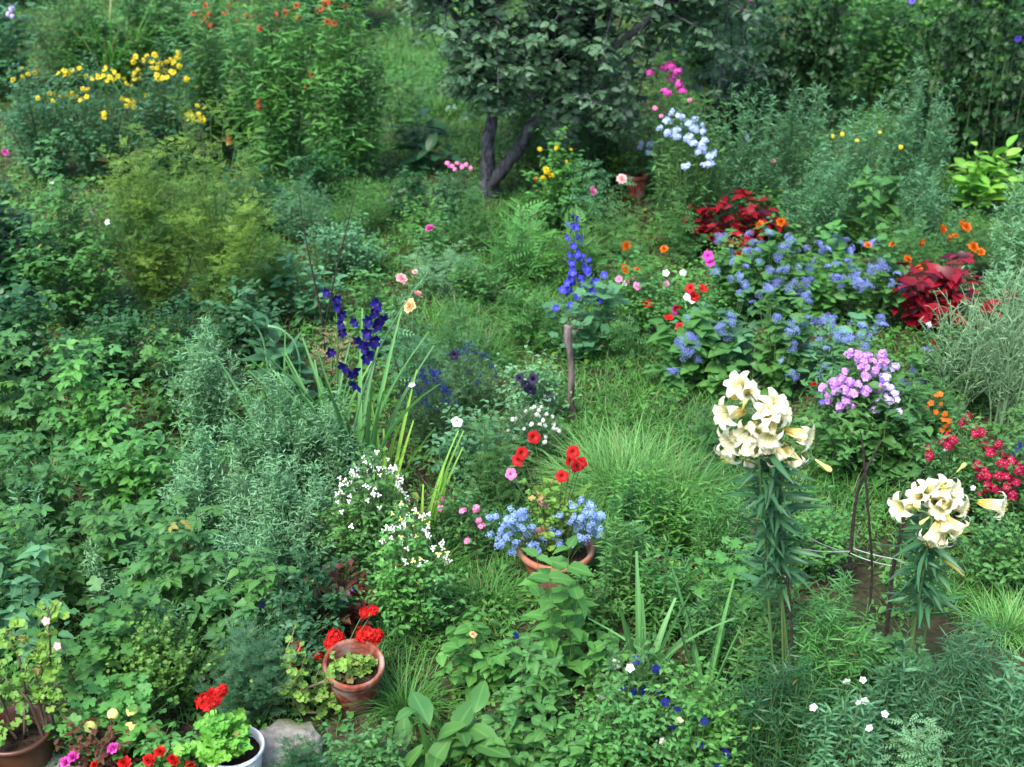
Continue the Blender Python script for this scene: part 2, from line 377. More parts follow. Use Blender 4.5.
def polytube(mb, pts, radii, sides=8, mi=0, rg=None, bump=0., cap=True):
    """one tube along a polyline (smoothed), radius per point"""
    pts = np.asarray(pts, float); radii = np.asarray(radii, float)
    m = (len(pts)-1)*5+1; s = np.linspace(0, len(pts)-1, m)
    def cr(i, A):                             # Catmull-Rom
        out = []
        for x in s:
            k = min(int(x), len(A)-2); f = x-k
            a, b, c, d = A[max(k-1, 0)], A[k], A[k+1], A[min(k+2, len(A)-1)]
            out.append(.5*((2*b)+(-a+c)*f+(2*a-5*b+4*c-d)*f*f+(-a+3*b-3*c+d)*f**3))
        return np.array(out)
    p = cr(0, pts); r = cr(0, radii)
    tan = nrm(np.gradient(p, axis=0)); ref = np.array([.31, .2, .93]) if abs(tan[0][2]) < .8 else np.array([.95, .2, .1])
    u = nrm(np.cross(tan, ref)); v = np.cross(tan, u)
    ang = np.arange(sides)*2*pi/sides; R = r[:, None]*np.ones(sides)
    if rg is not None and bump: R = R*(1+rg.normal(0, bump, R.shape))
    V = (p[:, None]+R[..., None]*(u[:, None]*np.cos(ang)[None, :, None]+v[:, None]*np.sin(ang)[None, :, None])).reshape(-1, 3)
    F_ = [(i*sides+j, i*sides+(j+1) % sides, (i+1)*sides+(j+1) % sides, (i+1)*sides+j) for i in range(m-1) for j in range(sides)]
    if cap: F_ += [tuple(range(sides))[::-1], tuple((m-1)*sides+j for j in range(sides))]
    uv = np.ones((len(V), 2)); uv[:, 0] = .5
    mb.one(T(V, F_, uv), mi=mi, rnd=random.random())

# ------------------------------------------------------------ flowers (diameter 1, facing +z)
def ring_petals(mb, tpl, n, pitch, sc=1., r0=0., a0=0., mi=0, rg=None, z=0.):
    for i in range(n):
        a = a0+2*pi*i/n+(rg.normal(0, .06) if rg else 0); p = pitch+(rg.normal(0, .1) if rg else 0)
        X = rotz(a)@roty(-p)*(sc*(rg.uniform(.88, 1.1) if rg else 1)); c, s_ = math.cos(a), math.sin(a)
        mb.one(tpl, X, (r0*c, r0*s_, z), (rg.random() if rg else .5), mi)
def dome_tpl(r, h, k=8, rings=3):
    V = [(0, 0, h)]; F_ = []
    for j in range(1, rings+1):
        ph = pi/2*j/rings
        for i in range(k): V.append((r*math.sin(ph)*math.cos(2*pi*i/k), r*math.sin(ph)*math.sin(2*pi*i/k), h*math.cos(ph)))
    for i in range(k): F_.append((0, 1+i, 1+(i+1) % k))
    for j in range(rings-1):
        for i in range(k): F_.append((1+j*k+i, 1+(j+1)*k+i, 1+(j+1)*k+(i+1) % k, 1+j*k+(i+1) % k))
    return T(V, F_)
rgf = np.random.default_rng(5)
def f_daisy(n=11, w=.6, pitch=-.12, cr=.12, ch=.12):
    m = MB(); ring_petals(m, leaf(3, w*.5, .6, .5, .1, .12), n, pitch, .46, .06, rg=rgf); m.one(dome_tpl(cr, ch), mi=1); return m.tpl()
def f_five(w=.85, n=5, pitch=.12, k=3):
    m = MB(); ring_petals(m, leaf(k, w, .62, .6, .05, .1), n, pitch, .5, .02, rg=rgf); return m.tpl()
def f_head(n, fl, fs, flat=.6, cover=1.15):
    m = MB()
    for i in range(n):
        z = 1-cover*(i+.5)/n; r = math.sqrt(max(0, 1-z*z)); a = i*2.39996
        d = np.array([r*math.cos(a), r*math.sin(a), z]); d2 = nrm(d+rgf.normal(0, .15, 3))
        R = .5-fs*.35
        m.one(fl, axis_frame(d2, rgf.random()*6, fs*rgf.uniform(.85, 1.15)), (d*np.array([1, 1, flat])*R*rgf.uniform(.55, 1.15)), rgf.random())
    return m.tpl()
def f_pom(layers=((9, .0, .5), (8, .45, .42), (7, .85, .34), (5, 1.2, .26)), w=.75):
    m = MB()
    for i, (n, p, s_) in enumerate(layers): ring_petals(m, leaf(3, w, .65, .55, .15, -.15), n, p, s_, .02, a0=i*.37, rg=rgf, z=.03*i)
    return m.tpl()
def revolve(prof, k=20, lob=0., nl=5, twist=0.):
    V = []; UV = []
    for j, (r, z) in enumerate(prof):
        u = j/(len(prof)-1)
        for i in range(k):
            a = 2*pi*i/k; rr = r*(1+lob*u*u*(abs(math.cos(a*nl/2))-.6)); zz = z+lob*.25*u*u*math.sin(a*nl*2)*.3
            V.append((rr*math.cos(a), rr*math.sin(a), zz)); UV.append((u, 1))
    F_ = [(j*k+i, j*k+(i+1) % k, (j+1)*k+(i+1) % k, (j+1)*k+i) for j in range(len(prof)-1) for i in range(k)]
    return T(V, F_, UV)
def f_trumpet(): return revolve([(.02, -.45), (.05, -.25), (.09, -.08), (.2, .02), (.36, .05), (.5, .02)], 20, .22)
def f_lily():
    """trumpet of six recurved petals, mouth diameter about 1, throat at -z"""
    m = MB()
    for lay in range(2):
        for i in range(3):
            V = []; UV = []; n = 9; q = 4; wf = 1. if lay else .8
            tw = rgf.normal(0, .05)
            for j in range(n+1):
                u = j/n
                if u < .62: r = .05+.20*(u/.62)**1.7; z = -.85+.83*(u/.62)
                else:
                    f = (u-.62)/.38*1.9; r = .25+.19*math.sin(min(f, 1.57))+.0*f; r = .24+.27*math.sin(f); z = -.02+.03*math.sin(f*2)-.15*(1-math.cos(f))
                ww = .2*wf*(math.sin(pi*min(u*.8+.09, 1))**.8)*(1-u**3.5)
                if u == 1: ww = .01
                for c in range(q+1):
                    y = (c/q-.5)*2; cx = r-abs(y)**2*ww*.35*(1-u)-.02*lay
                    ruf = .02*math.sin(j*2.4+c*2.9)*u*(abs(y))
                    V.append((cx, y*ww, z+ruf+(.03*y*y*u))); UV.append((u, 1))
            F_ = [(j*(q+1)+c, j*(q+1)+c+1, (j+1)*(q+1)+c+1, (j+1)*(q+1)+c) for j in range(n) for c in range(q)]
            m.one(T(V, F_, UV), rotz(2*pi*i/3+lay*pi/3+tw), (0, 0, 0), rgf.random()*.6+.2)
    for i in range(6):                        # stamens
        a = i*pi/3; b = np.array([.02*math.cos(a), .02*math.sin(a), -.7]); e = np.array([.13*math.cos(a), .13*math.sin(a), .08])
        tubes(m, (b[None], ((b+e)/2-[0, 0, .0])[None], e[None]), .008, .006, 2, 3, 1)
        tubes(m, ((e-[.0, 0, .02])[None], e[None]+[[0, 0, .01]], (e+[.04*math.sin(a), -.04*math.cos(a), .02])[None]), .014, .01, 1, 4, 2)
    return m.tpl()
def f_bud(): return revolve([(.001, -.5), (.05, -.35), (.08, 0), (.14, .3), (.1, .45), (.001, .5)], 6)
def f_lip():                                  # lobelia, snapdragon floret
    m = MB(); s_ = leaf(2, .75, .6, .7, .05, .15)
    ring_petals(m, s_, 3, .1, .5, 0, a0=-1.05); ring_petals(m, leaf(2, .4, .6), 2, .9, .35, 0, a0=pi/2)
    return m.tpl()
def f_tuft(n=26):                             # ageratum: a ball of fine threads
    m = MB(); th = leaf(1, .3, .6, 1, 0, 0)
    for i in range(n):
        z = 1-1.25*(i+.5)/n; r = math.sqrt(max(0, 1-z*z)); a = i*2.39996; d = np.array([r*math.cos(a), r*math.sin(a), z*.8])
        for q in range(3):
            dd = nrm(d+rgf.normal(0, .35, 3)); m.one(th, frames(dd[None], rgf.normal(0, 1, (1, 3)), [.24])[0], d*.3, rgf.random())
    return m.tpl()
def f_umbel(n=7):                             # several ageratum balls
    m = MB(); t = f_tuft(12)
    for i in range(n):
        a = i*2.4; r = .32*math.sqrt(i/n); m.one(t, axis_frame((r*math.cos(a), r*math.sin(a), 1.), a, rgf.uniform(.3, .45)), (r*math.cos(a), r*math.sin(a), .12-r*r*.5), rgf.random())
    return m.tpl()
FL = {                                        # key: (template, materials)
 'daisy_yellow': (f_daisy(), ['p_yellow', 'p_brown']), 'daisy_rust': (f_daisy(9, .7, -.3, .19, .2), ['p_rust', 'p_brown']),
 'daisy_gold': (f_daisy(9, .7), ['p_yellow', 'p_gold']), 'daisy_white': (f_daisy(9, .7), ['p_white', 'p_gold']),
 'rust2': (f_daisy(9, .7, -.3, .19, .2), ['p_orange', 'p_brown']),
}
_fv = f_five(); _lip = f_lip()
for k_, m_ in (('paleblue', 'p_paleblue'), ('phlox', 'p_phlox'), ('pink', 'p_pink'), ('magenta', 'p_magenta'), ('white', 'p_white'), ('lilac', 'p_lilac')):
    FL['head_'+k_] = (f_head(15, _fv, .42), [m_])
    FL['small_'+k_] = (f_head(7, _fv, .5), [m_])
FL['geranium'] = (f_head(24, f_five(.8, 5, .35), .44, .8, 1.3), ['p_red'])
FL['verbena'] = (f_head(13, f_five(.8, 5, .2), .46, .8, 1.2), ['p_crimson'])
for k_, m_ in (('orange', 'p_orange'), ('rosepink', 'p_rosepink'), ('peach', 'p_peach'), ('pink', 'p_pink'), ('red', 'p_red'), ('rust', 'p_rust'), ('magenta', 'p_magenta'), ('gold', 'p_yellow')):
    FL['pom_'+k_] = (f_pom(), [m_])
for k_, m_ in (('pink', 'p_pink'), ('red', 'p_red'), ('white', 'p_white'), ('magenta', 'p_magenta'), ('black', 'p_black'), ('violet', 'p_violet'), ('lilac', 'p_lilac')):
    FL['trumpet_'+k_] = (f_trumpet(), [m_])
for k_, m_ in (('white', 'p_white'), ('deepblue', 'p_deepblue'), ('lobe', 'p_lobe'), ('violet', 'p_violet'), ('magenta', 'p_magenta'), ('cream', 'p_cream'), ('lemon', 'p_lemon'), ('lilac', 'p_lilac'), ('pink', 'p_pink'), ('red', 'p_red'), ('crimson', 'p_crimson'), ('rose', 'p_rosepink'), ('orange', 'p_orange')):
    FL['lip_'+k_] = (_lip, [m_]); FL['five_'+k_] = (_fv, [m_])
FL['lobcluster'] = (f_head(16, _lip, .3, .7, 1.1), ['p_lobe']); FL['lobdeep'] = (f_head(14, _lip, .26, .8, 1.1), ['p_deepblue'])
FL['ageratum'] = (f_umbel(), ['p_ager']); FL['ageratum_violet'] = (f_umbel(), ['p_violet'])
FL['delph'] = (f_five(.9, 5, .3), ['p_delph']); FL['glad'] = (f_head(1, f_five(.75, 6, .5, 4), 1., 1.), ['p_glad'])
_g = MB(); ring_petals(_g, leaf(5, .62, .6, .6, .12, .18), 6, .62, .6, .03, rg=rgf); FL['glad'] = (_g.tpl(), ['p_glad'])
FL['lily'] = (f_lily(), ['p_lily', 'swordlime', 'p_gold']); FL['bud'] = (f_bud(), ['p_lemon']); FL['budgreen'] = (f_bud(), ['lime'])
FL['tomatillo'] = (dome_tpl(.5, .5, 8, 4), ['p_lemon'])
FM = {}
def flower(key, parent, p, d, size, name='flower', roll=None):
    if key not in FM:
        m = MB(); m.one(FL[key][0], rnd=0); FM[key] = m.mesh(key, FL[key][1])
    o = link(name, FM[key], parent, p)
    M = axis_frame(d, random.random()*6.28 if roll is None else roll)
    o.rotation_euler = Matrix(M.tolist()).to_euler(); o.scale = (size,)*3
    return o

# ------------------------------------------------------------ plants
PR = dict(                                    # leaf, length, lai, branches, leaves/branch, leaves/stem, materials, extras
 herb=dict(leaf='ovate', ls=.05, lai=2.4, br=6, lb=7, sl=10, mat='mid'),
 shrub=dict(leaf='ovate', ls=.045, lai=2.6, br=9, lb=9, sl=4, mat='mid', brl=.3, hmin=.5, dome=.5),
 darkshrub=dict(leaf='round', ls=.05, lai=2.6, br=9, lb=8, sl=4, mat='dark', brl=.3, hmin=.5, dome=.45),
 elder=dict(leaf='trifol', ls=.11, lai=2.4, br=3, lb=5, sl=8, mat='fresh', roll=.3, brl=.25, hmin=.6, dome=.3),
 maple=dict(leaf='lobed', ls=.085, lai=2.3, br=4, lb=5, sl=8, mat='mid', roll=.3, brl=.25, hmin=.6, dome=.35),
 artemisia=dict(leaf='lance', ls=.04, lai=2.2, br=16, lb=8, sl=14, mat='grey', roll=.6, brl=.2, up=1.3, arch=.2, tr=.0035, stemmat='grey', pitch=.6, hmin=.6, dome=.4),
 weed=dict(leaf='lance', ls=.045, lai=1.9, br=14, lb=7, sl=16, mat='bluepale', roll=.7, brl=.13, up=1.5, pitch=.6, hmin=.4, dome=.3, arch=.2, base=.6),
 plume=dict(leaf='lance', ls=.055, lai=2.1, br=0, lb=0, sl=44, mat='fresh', roll=.5, pitch=.55, hmin=.5, dome=.2, base=.85, arch=.15, t0=.1),
 wiry=dict(leaf='narrow', ls=.055, lai=.55, br=10, lb=5, sl=5, mat='silver', roll=.8, brl=.35, up=.9, pitch=.7, hmin=.6, dome=.3, tr=.0055, stemmat='silver'),
 aster=dict(leaf='narrow', ls=.065, lai=2.8, br=4, lb=14, sl=26, mat='mid', roll=.6, brl=.22, up=1.6, pitch=.5, hmin=.65, dome=.3, base=.7),
 lance=dict(leaf='lance', ls=.075, lai=2.6, br=3, lb=10, sl=18, mat='fresh', roll=.5, brl=.25, up=1.5, pitch=.5, hmin=.65, dome=.3, base=.65),
 helen=dict(leaf='lance', ls=.1, lai=3.6, br=4, lb=10, sl=24, mat='fresh', roll=.5, brl=.3, up=1.5, pitch=.35, hmin=.6, dome=.3, base=.6),
 phlox=dict(leaf='lance', ls=.08, lai=2.3, br=1, lb=8, sl=20, mat='blue', roll=.4, brl=.15, up=1.5, pitch=.3, hmin=.7, dome=.3, base=.5),
 heart=dict(leaf='heart', ls=.075, lai=2.2, br=4, lb=5, sl=8, mat='mid', roll=.3, brl=.22, hmin=.55, dome=.5),
 hosta=dict(leaf='big', ls=.16, lai=1.8, br=0, lb=0, sl=5, mat='blue', roll=.3, hmin=.4, dome=.6, base=.1, t0=.5),
 rosette=dict(leaf='big', ls=.17, lai=1.5, br=0, lb=0, sl=4, mat='fresh', roll=.25, hmin=.35, dome=.6, base=.1, t0=.3, pitch=.7),
 lettuce=dict(leaf='big', ls=.16, lai=2.4, br=0, lb=0, sl=6, mat='lime', roll=.35, hmin=.5, dome=.5, base=.2, t0=.3, pitch=.6),
 nettle=dict(leaf='nettle', ls=.085, lai=1.8, br=2, lb=6, sl=14, mat='bluepale', roll=.25, brl=.2, pitch=.25, hmin=.6, dome=.35, base=.6),
 conifer=dict(leaf='feather', ls=.065, lai=4.2, br=10, lb=9, sl=6, mat='conifer', roll=.5, brl=.22, up=1.0, pitch=.5, hmin=.5, dome=.5, base=.2),
 box=dict(leaf='round', ls=.022, lai=3.2, br=12, lb=14, sl=8, mat='box', roll=.6, brl=.25, up=1.1, pitch=.6, hmin=.55, dome=.5),
 vine=dict(leaf='heart', ls=.075, lai=3.4, br=8, lb=9, sl=14, mat='dark', roll=.4, brl=.3, up=.2, pitch=.0, hmin=.25, dome=.05, base=1., drop=.5),
 coleus=dict(leaf='nettle', ls=.12, lai=3.6, br=4, lb=7, sl=8, mat='coleus', roll=.4, brl=.25, hmin=.6, dome=.5),
 pelarg=dict(leaf='pelarg', ls=.06, lai=1.6, br=3, lb=4, sl=5, mat='yellowgreen', roll=.4, brl=.25, hmin=.5, dome=.4, base=.3, t0=.4),
 petunia=dict(leaf='ovate', ls=.04, lai=2.2, br=6, lb=6, sl=6, mat='fresh', brl=.25, hmin=.5, dome=.5),
 light=dict(leaf='pinn', ls=.09, lai=2.2, br=5, lb=6, sl=6, mat='bluepale', roll=.4, brl=.25, hmin=.5, dome=.45),
 fern=dict(leaf='fern', ls=.2, lai=2.6, br=0, lb=0, sl=7, mat='fresh', roll=.3, hmin=.5, dome=.5, base=.2, t0=.2, pitch=.7),
 fine=dict(leaf='feather', ls=.045, lai=2.4, br=8, lb=8, sl=6, mat='fresh', roll=.6, brl=.25, up=1., pitch=.5, hmin=.5, dome=.45),
)
NP = [0]; DENS = 1.35
def plant(kind, box, name, cat, label, group=None, fl=None, rf=None, loc=None, R=None, h=None, Ryf=.8, **kw):
    """box: x0, top, x1, front foot in photo pixels -> a place, a height and a spread in metres"""
    NP[0] += 1; seed = NP[0]; rg = np.random.default_rng(seed); random.seed(seed)
    q = dict(brl=.25, up=.6, pitch=.3, roll=.4, hmin=.6, dome=.45, base=.35, t0=.15, opp=False, tr=.003, stemmat='stem', drop=0., zoff=0., arch=.35)
    q.update(PR[kind]); q.update(kw)
    if loc is None:
        x0, y0, x1, y1 = box
        f = gp((x0+x1)/2, y1); sl = math.hypot(f[1], CAM_H)
        R = (x1-x0)/2*sl/F; Yc = f[1]+R*.6
        c = at((x0+x1)/2, (y0+y1)/2, Yc); X0 = c[0]; h = max(at((x0+x1)/2, y0, Yc)[2]*1.1, .1)
    else: X0, Yc = loc
    Z0 = float(gz(X0, Yc))+q['zoff']; Rx, Ry = R, R*Ryf
    root = thing(name, label, cat, (X0, Yc, Z0), group)
    near = Yc < 7.2; nearT, farT, area = LEAF[q['leaf']]
    ls = q['ls']*(1.0 if near else 1.12); tp = nearT if near and ls >= .04 else farT
    sil = 2*Rx*(h+.6*Ry)
    cnt = q['lai']*sil/(area*ls*ls)
    cnt = min(cnt*DENS, 36000 if tp.n < 14 else 14000 if tp.n < 45 else 5000)
    per = q['sl']+q['br']*q['lb']; n = max(5, int(cnt/per))
    P = main_stems(rg, n, Rx*.93, Ry*.93, h*.98, q['base'], q['hmin'], q['dome'], q['arch'])
    st = MB(); fo = MB()
    sc_n = 1 if near else 1.3
    tubes(st, P, q['tr']*sc_n*1.3, q['tr']*sc_n*.5, 4, 3)
    put_leaves(fo, tp, rg, P, q['sl'], q['t0'], 1., ls, q['pitch'], .3, q['roll'], opp=q['opp'], drop=q['drop'])
    if q['br']:
        B = side(rg, P, q['br'], .18, .97, min(q['brl'], h*.6, R*1.1+.06), q['up'])
        if near: tubes(st, B, q['tr']*.6, q['tr']*.3, 2, 3)
        put_leaves(fo, tp, rg, B, q['lb'], .15, 1., ls*.9, q['pitch'], .3, q['roll'], opp=q['opp'], drop=q['drop'])
    # flowers seen in the photograph, each on its own stalk
    spots = []
    for key, size, pts in (fl or []):
        if key in ('daisy_yellow', 'ageratum', 'small_phlox', 'head_paleblue', 'small_lilac', 'daisy_rust', 'verbena'):
            pts = list(pts)+([(a_+rg.normal(0, 7), b_+rg.normal(0, 5)) for a_, b_ in pts if rg.random() < (.95 if key == 'ageratum' else .6)] if key in ('ageratum', 'daisy_yellow') else [])+[(a_+rg.normal(0, 4), b_+rg.normal(0, 3)) for a_, b_ in pts if rg.random() < .75]
        for px, py in pts:
            best = None
            for Y in np.linspace(Yc-Ry*1.05, Yc+Ry*1.05, 24):
                p = at(px, py, Y); x = (p[0]-X0)/Rx; y = (Y-Yc)/max(Ry, .01); r2 = x*x+y*y
                zs = h*(1-q['dome']*min(r2, 1.3))
                e = abs(p[2]-Z0-zs-.02)+(.5*(r2-1) if r2 > 1 else 0)
                if best is None or e < best[0]: best = (e, p)
            p = best[1]-np.array([X0, Yc, Z0]); p[2] = max(p[2], .04); spots.append((key, size, p))
    if rf:
        for key, size, nn in rf:
            r = np.sqrt(rg.random(nn))*.95; a = rg.random(nn)*6.28
            for r_, a_ in zip(r, a): spots.append((key, size, np.array([r_*math.cos(a_)*Rx, r_*math.sin(a_)*Ry, h*(1-q['dome']*r_*r_)*rg.uniform(.85, 1.06)+.01])))
    if spots:
        E = np.array([s_[2] for s_ in spots]); k = len(E)
        B0 = E*[[.35, .35, 0]]+np.array([0, 0, -.02]); B1 = B0*.5+E*.5+rg.normal(0, .02, (k, 3))
        B1[:, :2] = B0[:, :2]*.6+E[:, :2]*.4
        tubes(st, (B0, B1, E-[[0, 0, .008]]), q['tr']*1.1, q['tr']*.6, 5, 3)
        put_leaves(fo, tp, rg, (B0, B1, E), max(4, q['sl']//2), .2, .88, ls*.9, q['pitch'], .45, q['roll'], drop=q['drop'])
        for key, size, p in spots:
            dd = np.array([0, -.45, .75])+rg.normal(0, .4, 3)
            if key.startswith(('trumpet', 'lip', 'five', 'daisy', 'delph')): dd = np.array([0, -.75, .5])+rg.normal(0, .4, 3)
            flower(key, root, p, dd, size*rg.uniform(.85, 1.15))
    link('stem', st.mesh('stems', [q['stemmat']]), root)
    link('foliage', fo.mesh('foliage', [q['mat']]), root)
    return root, np.array([X0, Yc, Z0]), h, R
def tuft(box, name, cat, label, group=None, n=60, w=.012, mat='tuft', kind=BL, spread=.5, loc=None, R=None, h=None, base=.15, fl=None, lmin=.6):
    NP[0] += 1; rg = np.random.default_rng(NP[0])
    if loc is None:
        x0, y0, x1, y1 = box; f = gp((x0+x1)/2, y1); sl = math.hypot(f[1], CAM_H)
        R = (x1-x0)/2*sl/F; Yc = f[1]+R*.5; c = at((x0+x1)/2, (y0+y1)/2, Yc); X0 = c[0]; h = max(at((x0+x1)/2, y0, Yc)[2], .12)
    else: X0, Yc = loc
    Z0 = float(gz(X0, Yc)); root = thing(name, label, cat, (X0, Yc, Z0), group); fo = MB()
    a = rg.random(n)*6.28; r = np.sqrt(rg.random(n)); L = h*rg.uniform(lmin, 1.15, n)*(1+.25*spread); a0 = a.copy()
    if kind is BL: a = a+rg.normal(0, .8, n); L *= rg.uniform(.5, 1.1, n)
    lean = spread*r*rg.uniform(.5, 1.4, n)
    d = np.stack([np.cos(a)*lean, np.sin(a)*lean, np.ones(n)], -1)
    out = np.stack([np.cos(a), np.sin(a), np.zeros(n)], -1)
    pos = np.stack([np.cos(a0)*r*base*R*2, np.sin(a0)*r*base*R*2*.8, np.full(n, -.02)], -1)
    nn = -out+rg.normal(0, .3, (n, 3))+np.array([0, 0, .2]); sd_ = rg.integers(0, 3, n)
    for i in range(3):
        mk = sd_ == i
        if not mk.any(): continue
        Xf = frames(d[mk], nn[mk], L[mk])
        Xf[:, :, 1] *= (w/(.05 if kind is BL else .065)/L[mk])[:, None]     # keep real blade width
        Xf[:, :, 2] *= 1
        fo.add(kind[i], Xf, pos[mk], rg.random(mk.sum()))
    link('foliage', fo.mesh('blades', [mat]), root)
    return root, np.array([X0, Yc, Z0]), h, R
# ------------------------------------------------------------ the ground
rg = np.random.default_rng(1)
def axis_vals(lo, hi, near, far): 
    v = [0.]; st = near
    while v[-1] < hi: v.append(v[-1]+st); st = near if v[-1] < 22 else st*1.35
    return v
ys = np.array([-60, -30, -15, -8, -4]+axis_vals(0, 600, .25, 0)); xp = [0.]; st = .25
while xp[-1] < 500: xp.append(xp[-1]+st); st = .25 if xp[-1] < 12 else st*1.4
xs = np.array([-x for x in xp[:0:-1]]+xp)
gx, gy = np.meshgrid(xs, ys); gzv = gz(gx, gy)*(np.abs(gx) < 40)
V = np.stack([gx.ravel(), gy.ravel(), gzv.ravel()-.004], -1); nx = len(xs)
F_ = [(j*nx+i, j*nx+i+1, (j+1)*nx+i+1, (j+1)*nx+i) for j in range(len(ys)-1) for i in range(nx-1)]
m, nt_, p_ = mat_base('ground', .95, .1)
geo = nt_.nodes.new("ShaderNodeNewGeometry")
def nz(scale, det=6):
    n = nt_.nodes.new("ShaderNodeTexNoise"); n.inputs["Scale"].default_value = scale; n.inputs["Detail"].default_value = det
    nt_.links.new(geo.outputs["Position"], n.inputs["Vector"]); return n.outputs[0]
c_ = mixc(nt_, mth(nt_, 'MULTIPLY_ADD', nz(26), 3., -1.), (.022, .016, .011), (.07, .05, .032))
c_ = mixc(nt_, mth(nt_, 'MULTIPLY_ADD', nz(1.3), 5., -2.2, True), c_, (.03, .055, .018))
sx_ = nt_.nodes.new('ShaderNodeSeparateXYZ'); nt_.links.new(geo.outputs['Position'], sx_.inputs[0])
c_ = mixc(nt_, mth(nt_, 'MULTIPLY_ADD', mth(nt_, 'ABSOLUTE', sx_.outputs[0]), .5, -2.6, True), c_, mixc(nt_, nz(9), (.02, .045, .014), (.05, .11, .028)))
sy = nt_.nodes.new("ShaderNodeSeparateXYZ"); nt_.links.new(geo.outputs["Position"], sy.inputs[0])
c_ = mixc(nt_, mth(nt_, 'MULTIPLY_ADD', sy.outputs[1], .2, -3.4, True), c_, mixc(nt_, nz(.4), (.03, .07, .018), (.06, .12, .03)))
nt_.links.new(c_, p_.inputs["Base Color"])
b_ = nt_.nodes.new("ShaderNodeBump"); b_.inputs["Strength"].default_value = .8; b_.inputs["Distance"].default_value = .03
nt_.links.new(nz(40, 8), b_.inputs["Height"]); nt_.links.new(b_.outputs[0], p_.inputs["Normal"])
g = MB(); g.one(T(V, F_)); o = link('ground', g.mesh('ground', ['ground'])); o['kind'] = 'structure'

# bare patches: centre, radii in metres, read off the photograph
BARE = [(735, 530, .13, .25), (842, 590, .2, .25), (965, 655, .4, .28), (228, 128, .5, .8), (370, 700, .12, .1), (780, 640, .2, .3)]
def openness(x, y):
    o = np.ones_like(x)
    for px, py, rx, ry in BARE:
        c = gp(px, py); o = np.minimum(o, np.clip(((x-c[0])/rx)**2+((y-c[1])/ry)**2-.5, .0, 1))
    return o
# stretches of mown or longer grass: centre px, radii px
LAWN = [(430, 95, 75, 80), (470, 240, 95, 60), (520, 320, 110, 60), (640, 400, 110, 80), (690, 470, 90, 80), (1000, 600, 60, 60), (430, 570, 60, 50), (480, 560, 60, 60),
        (400, 650, 40, 60), (840, 480, 70, 60), (860, 60, 80, 80), (330, 190, 60, 50)]
def field(N, pw):
    u = rg.random(N); Y = 2.6+17.5*u**pw; X = rg.uniform(-1, 1, N)*(.40*Y+2.6)
    return X, Y
def lawnness(X, Y):
    d2 = np.hypot(Y*1, CAM_H-0); 
    t = (Y*cP+CAM_H*sP); py = 383.5-F*((Y*sP-CAM_H*cP)/t); px = 512+F*X/t
    o = np.zeros_like(X)
    for a, b, c, d in LAWN: o = np.maximum(o, np.clip(1.6-1.2*(((px-a)/c)**2+((py-b)/d)**2), 0, 1))
    return o
X, Y = field(640000, 1.0); lw = lawnness(X, Y)
cl = .5+.5*np.sin(X*5.1+2*np.sin(Y*3.3))*np.cos(Y*4.3+1.5*np.sin(X*4.1))
keep = rg.random(len(X)) < openness(X, Y)**.7*(.35+.65*lw)*(.55+.45*cl)
X, Y, lw, cl = X[keep], Y[keep], lw[keep], cl[keep]; k = len(X)
L_ = (.05+.06*cl+.03*lw)*rg.uniform(.5, 1.5, k); a = rg.random(k)*6.28; ln = rg.uniform(.1, 1.5, k)
d = np.stack([np.cos(a)*ln, np.sin(a)*ln, np.ones(k)], -1); out = np.stack([np.cos(a), np.sin(a), np.zeros(k)], -1)
Xf = frames(d, -out+rg.normal(0, .3, (k, 3)), L_); wd = .0042*(1+Y*.05)
Xf[:, :, 1] *= (wd/.05/L_)[:, None]
g = MB(); pos = np.stack([X, Y, gz(X, Y)-.006], -1); sd_ = rg.integers(0, 2, k)
bl2 = [blade(3, .05, .3), blade(3, .05, .6)]
for i in range(2): g.add(bl2[i], Xf[sd_ == i], pos[sd_ == i], rg.random((sd_ == i).sum()))
o = link('grass', g.mesh('grass', ['grass'], False)); o['kind'] = 'stuff'; o['label'] = 'short and tufted green grass growing between the flower beds'
# low creeping weeds
X, Y = field(240000, 1.0); lw = lawnness(X, Y)
cl = .5+.5*np.sin(X*3.7+1+2*np.sin(Y*2.1))*np.cos(Y*3.1+1.5*np.sin(X*2.9))
keep = rg.random(len(X)) < openness(X, Y)*(1-.6*lw)*(.25+.75*cl)
X, Y, cl = X[keep], Y[keep], cl[keep]; k = len(X); a = rg.random(k)*6.28
d = np.stack([np.cos(a), np.sin(a), rg.normal(.15, .3, k)], -1); nn = rg.normal(0, .35, (k, 3))+[0, 0, 1]
pos = np.stack([X, Y, gz(X, Y)+.01+.11*cl*rg.random(k)], -1); sz = rg.uniform(.02, .055, k); sd_ = rg.integers(0, 3, k)
g = MB()
for i, tp in enumerate((leaf(3, .6, .4), leaf(3, .4, .4), compound(leaf(2, .8, .5), [(.1, 0, 0, 0, .5, .1), (.1, 0, 0, 2.1, .5, .1), (.1, 0, 0, -2.1, .5, .1)]))):
    mk = sd_ == i; g.add(tp, frames(d[mk], nn[mk], sz[mk]), pos[mk], rg.random(mk.sum()))
o = link('ground_cover', g.mesh('ground_cover', ['weed'])); o['kind'] = 'stuff'; o['label'] = 'low creeping leafy weeds covering the soil of the beds'

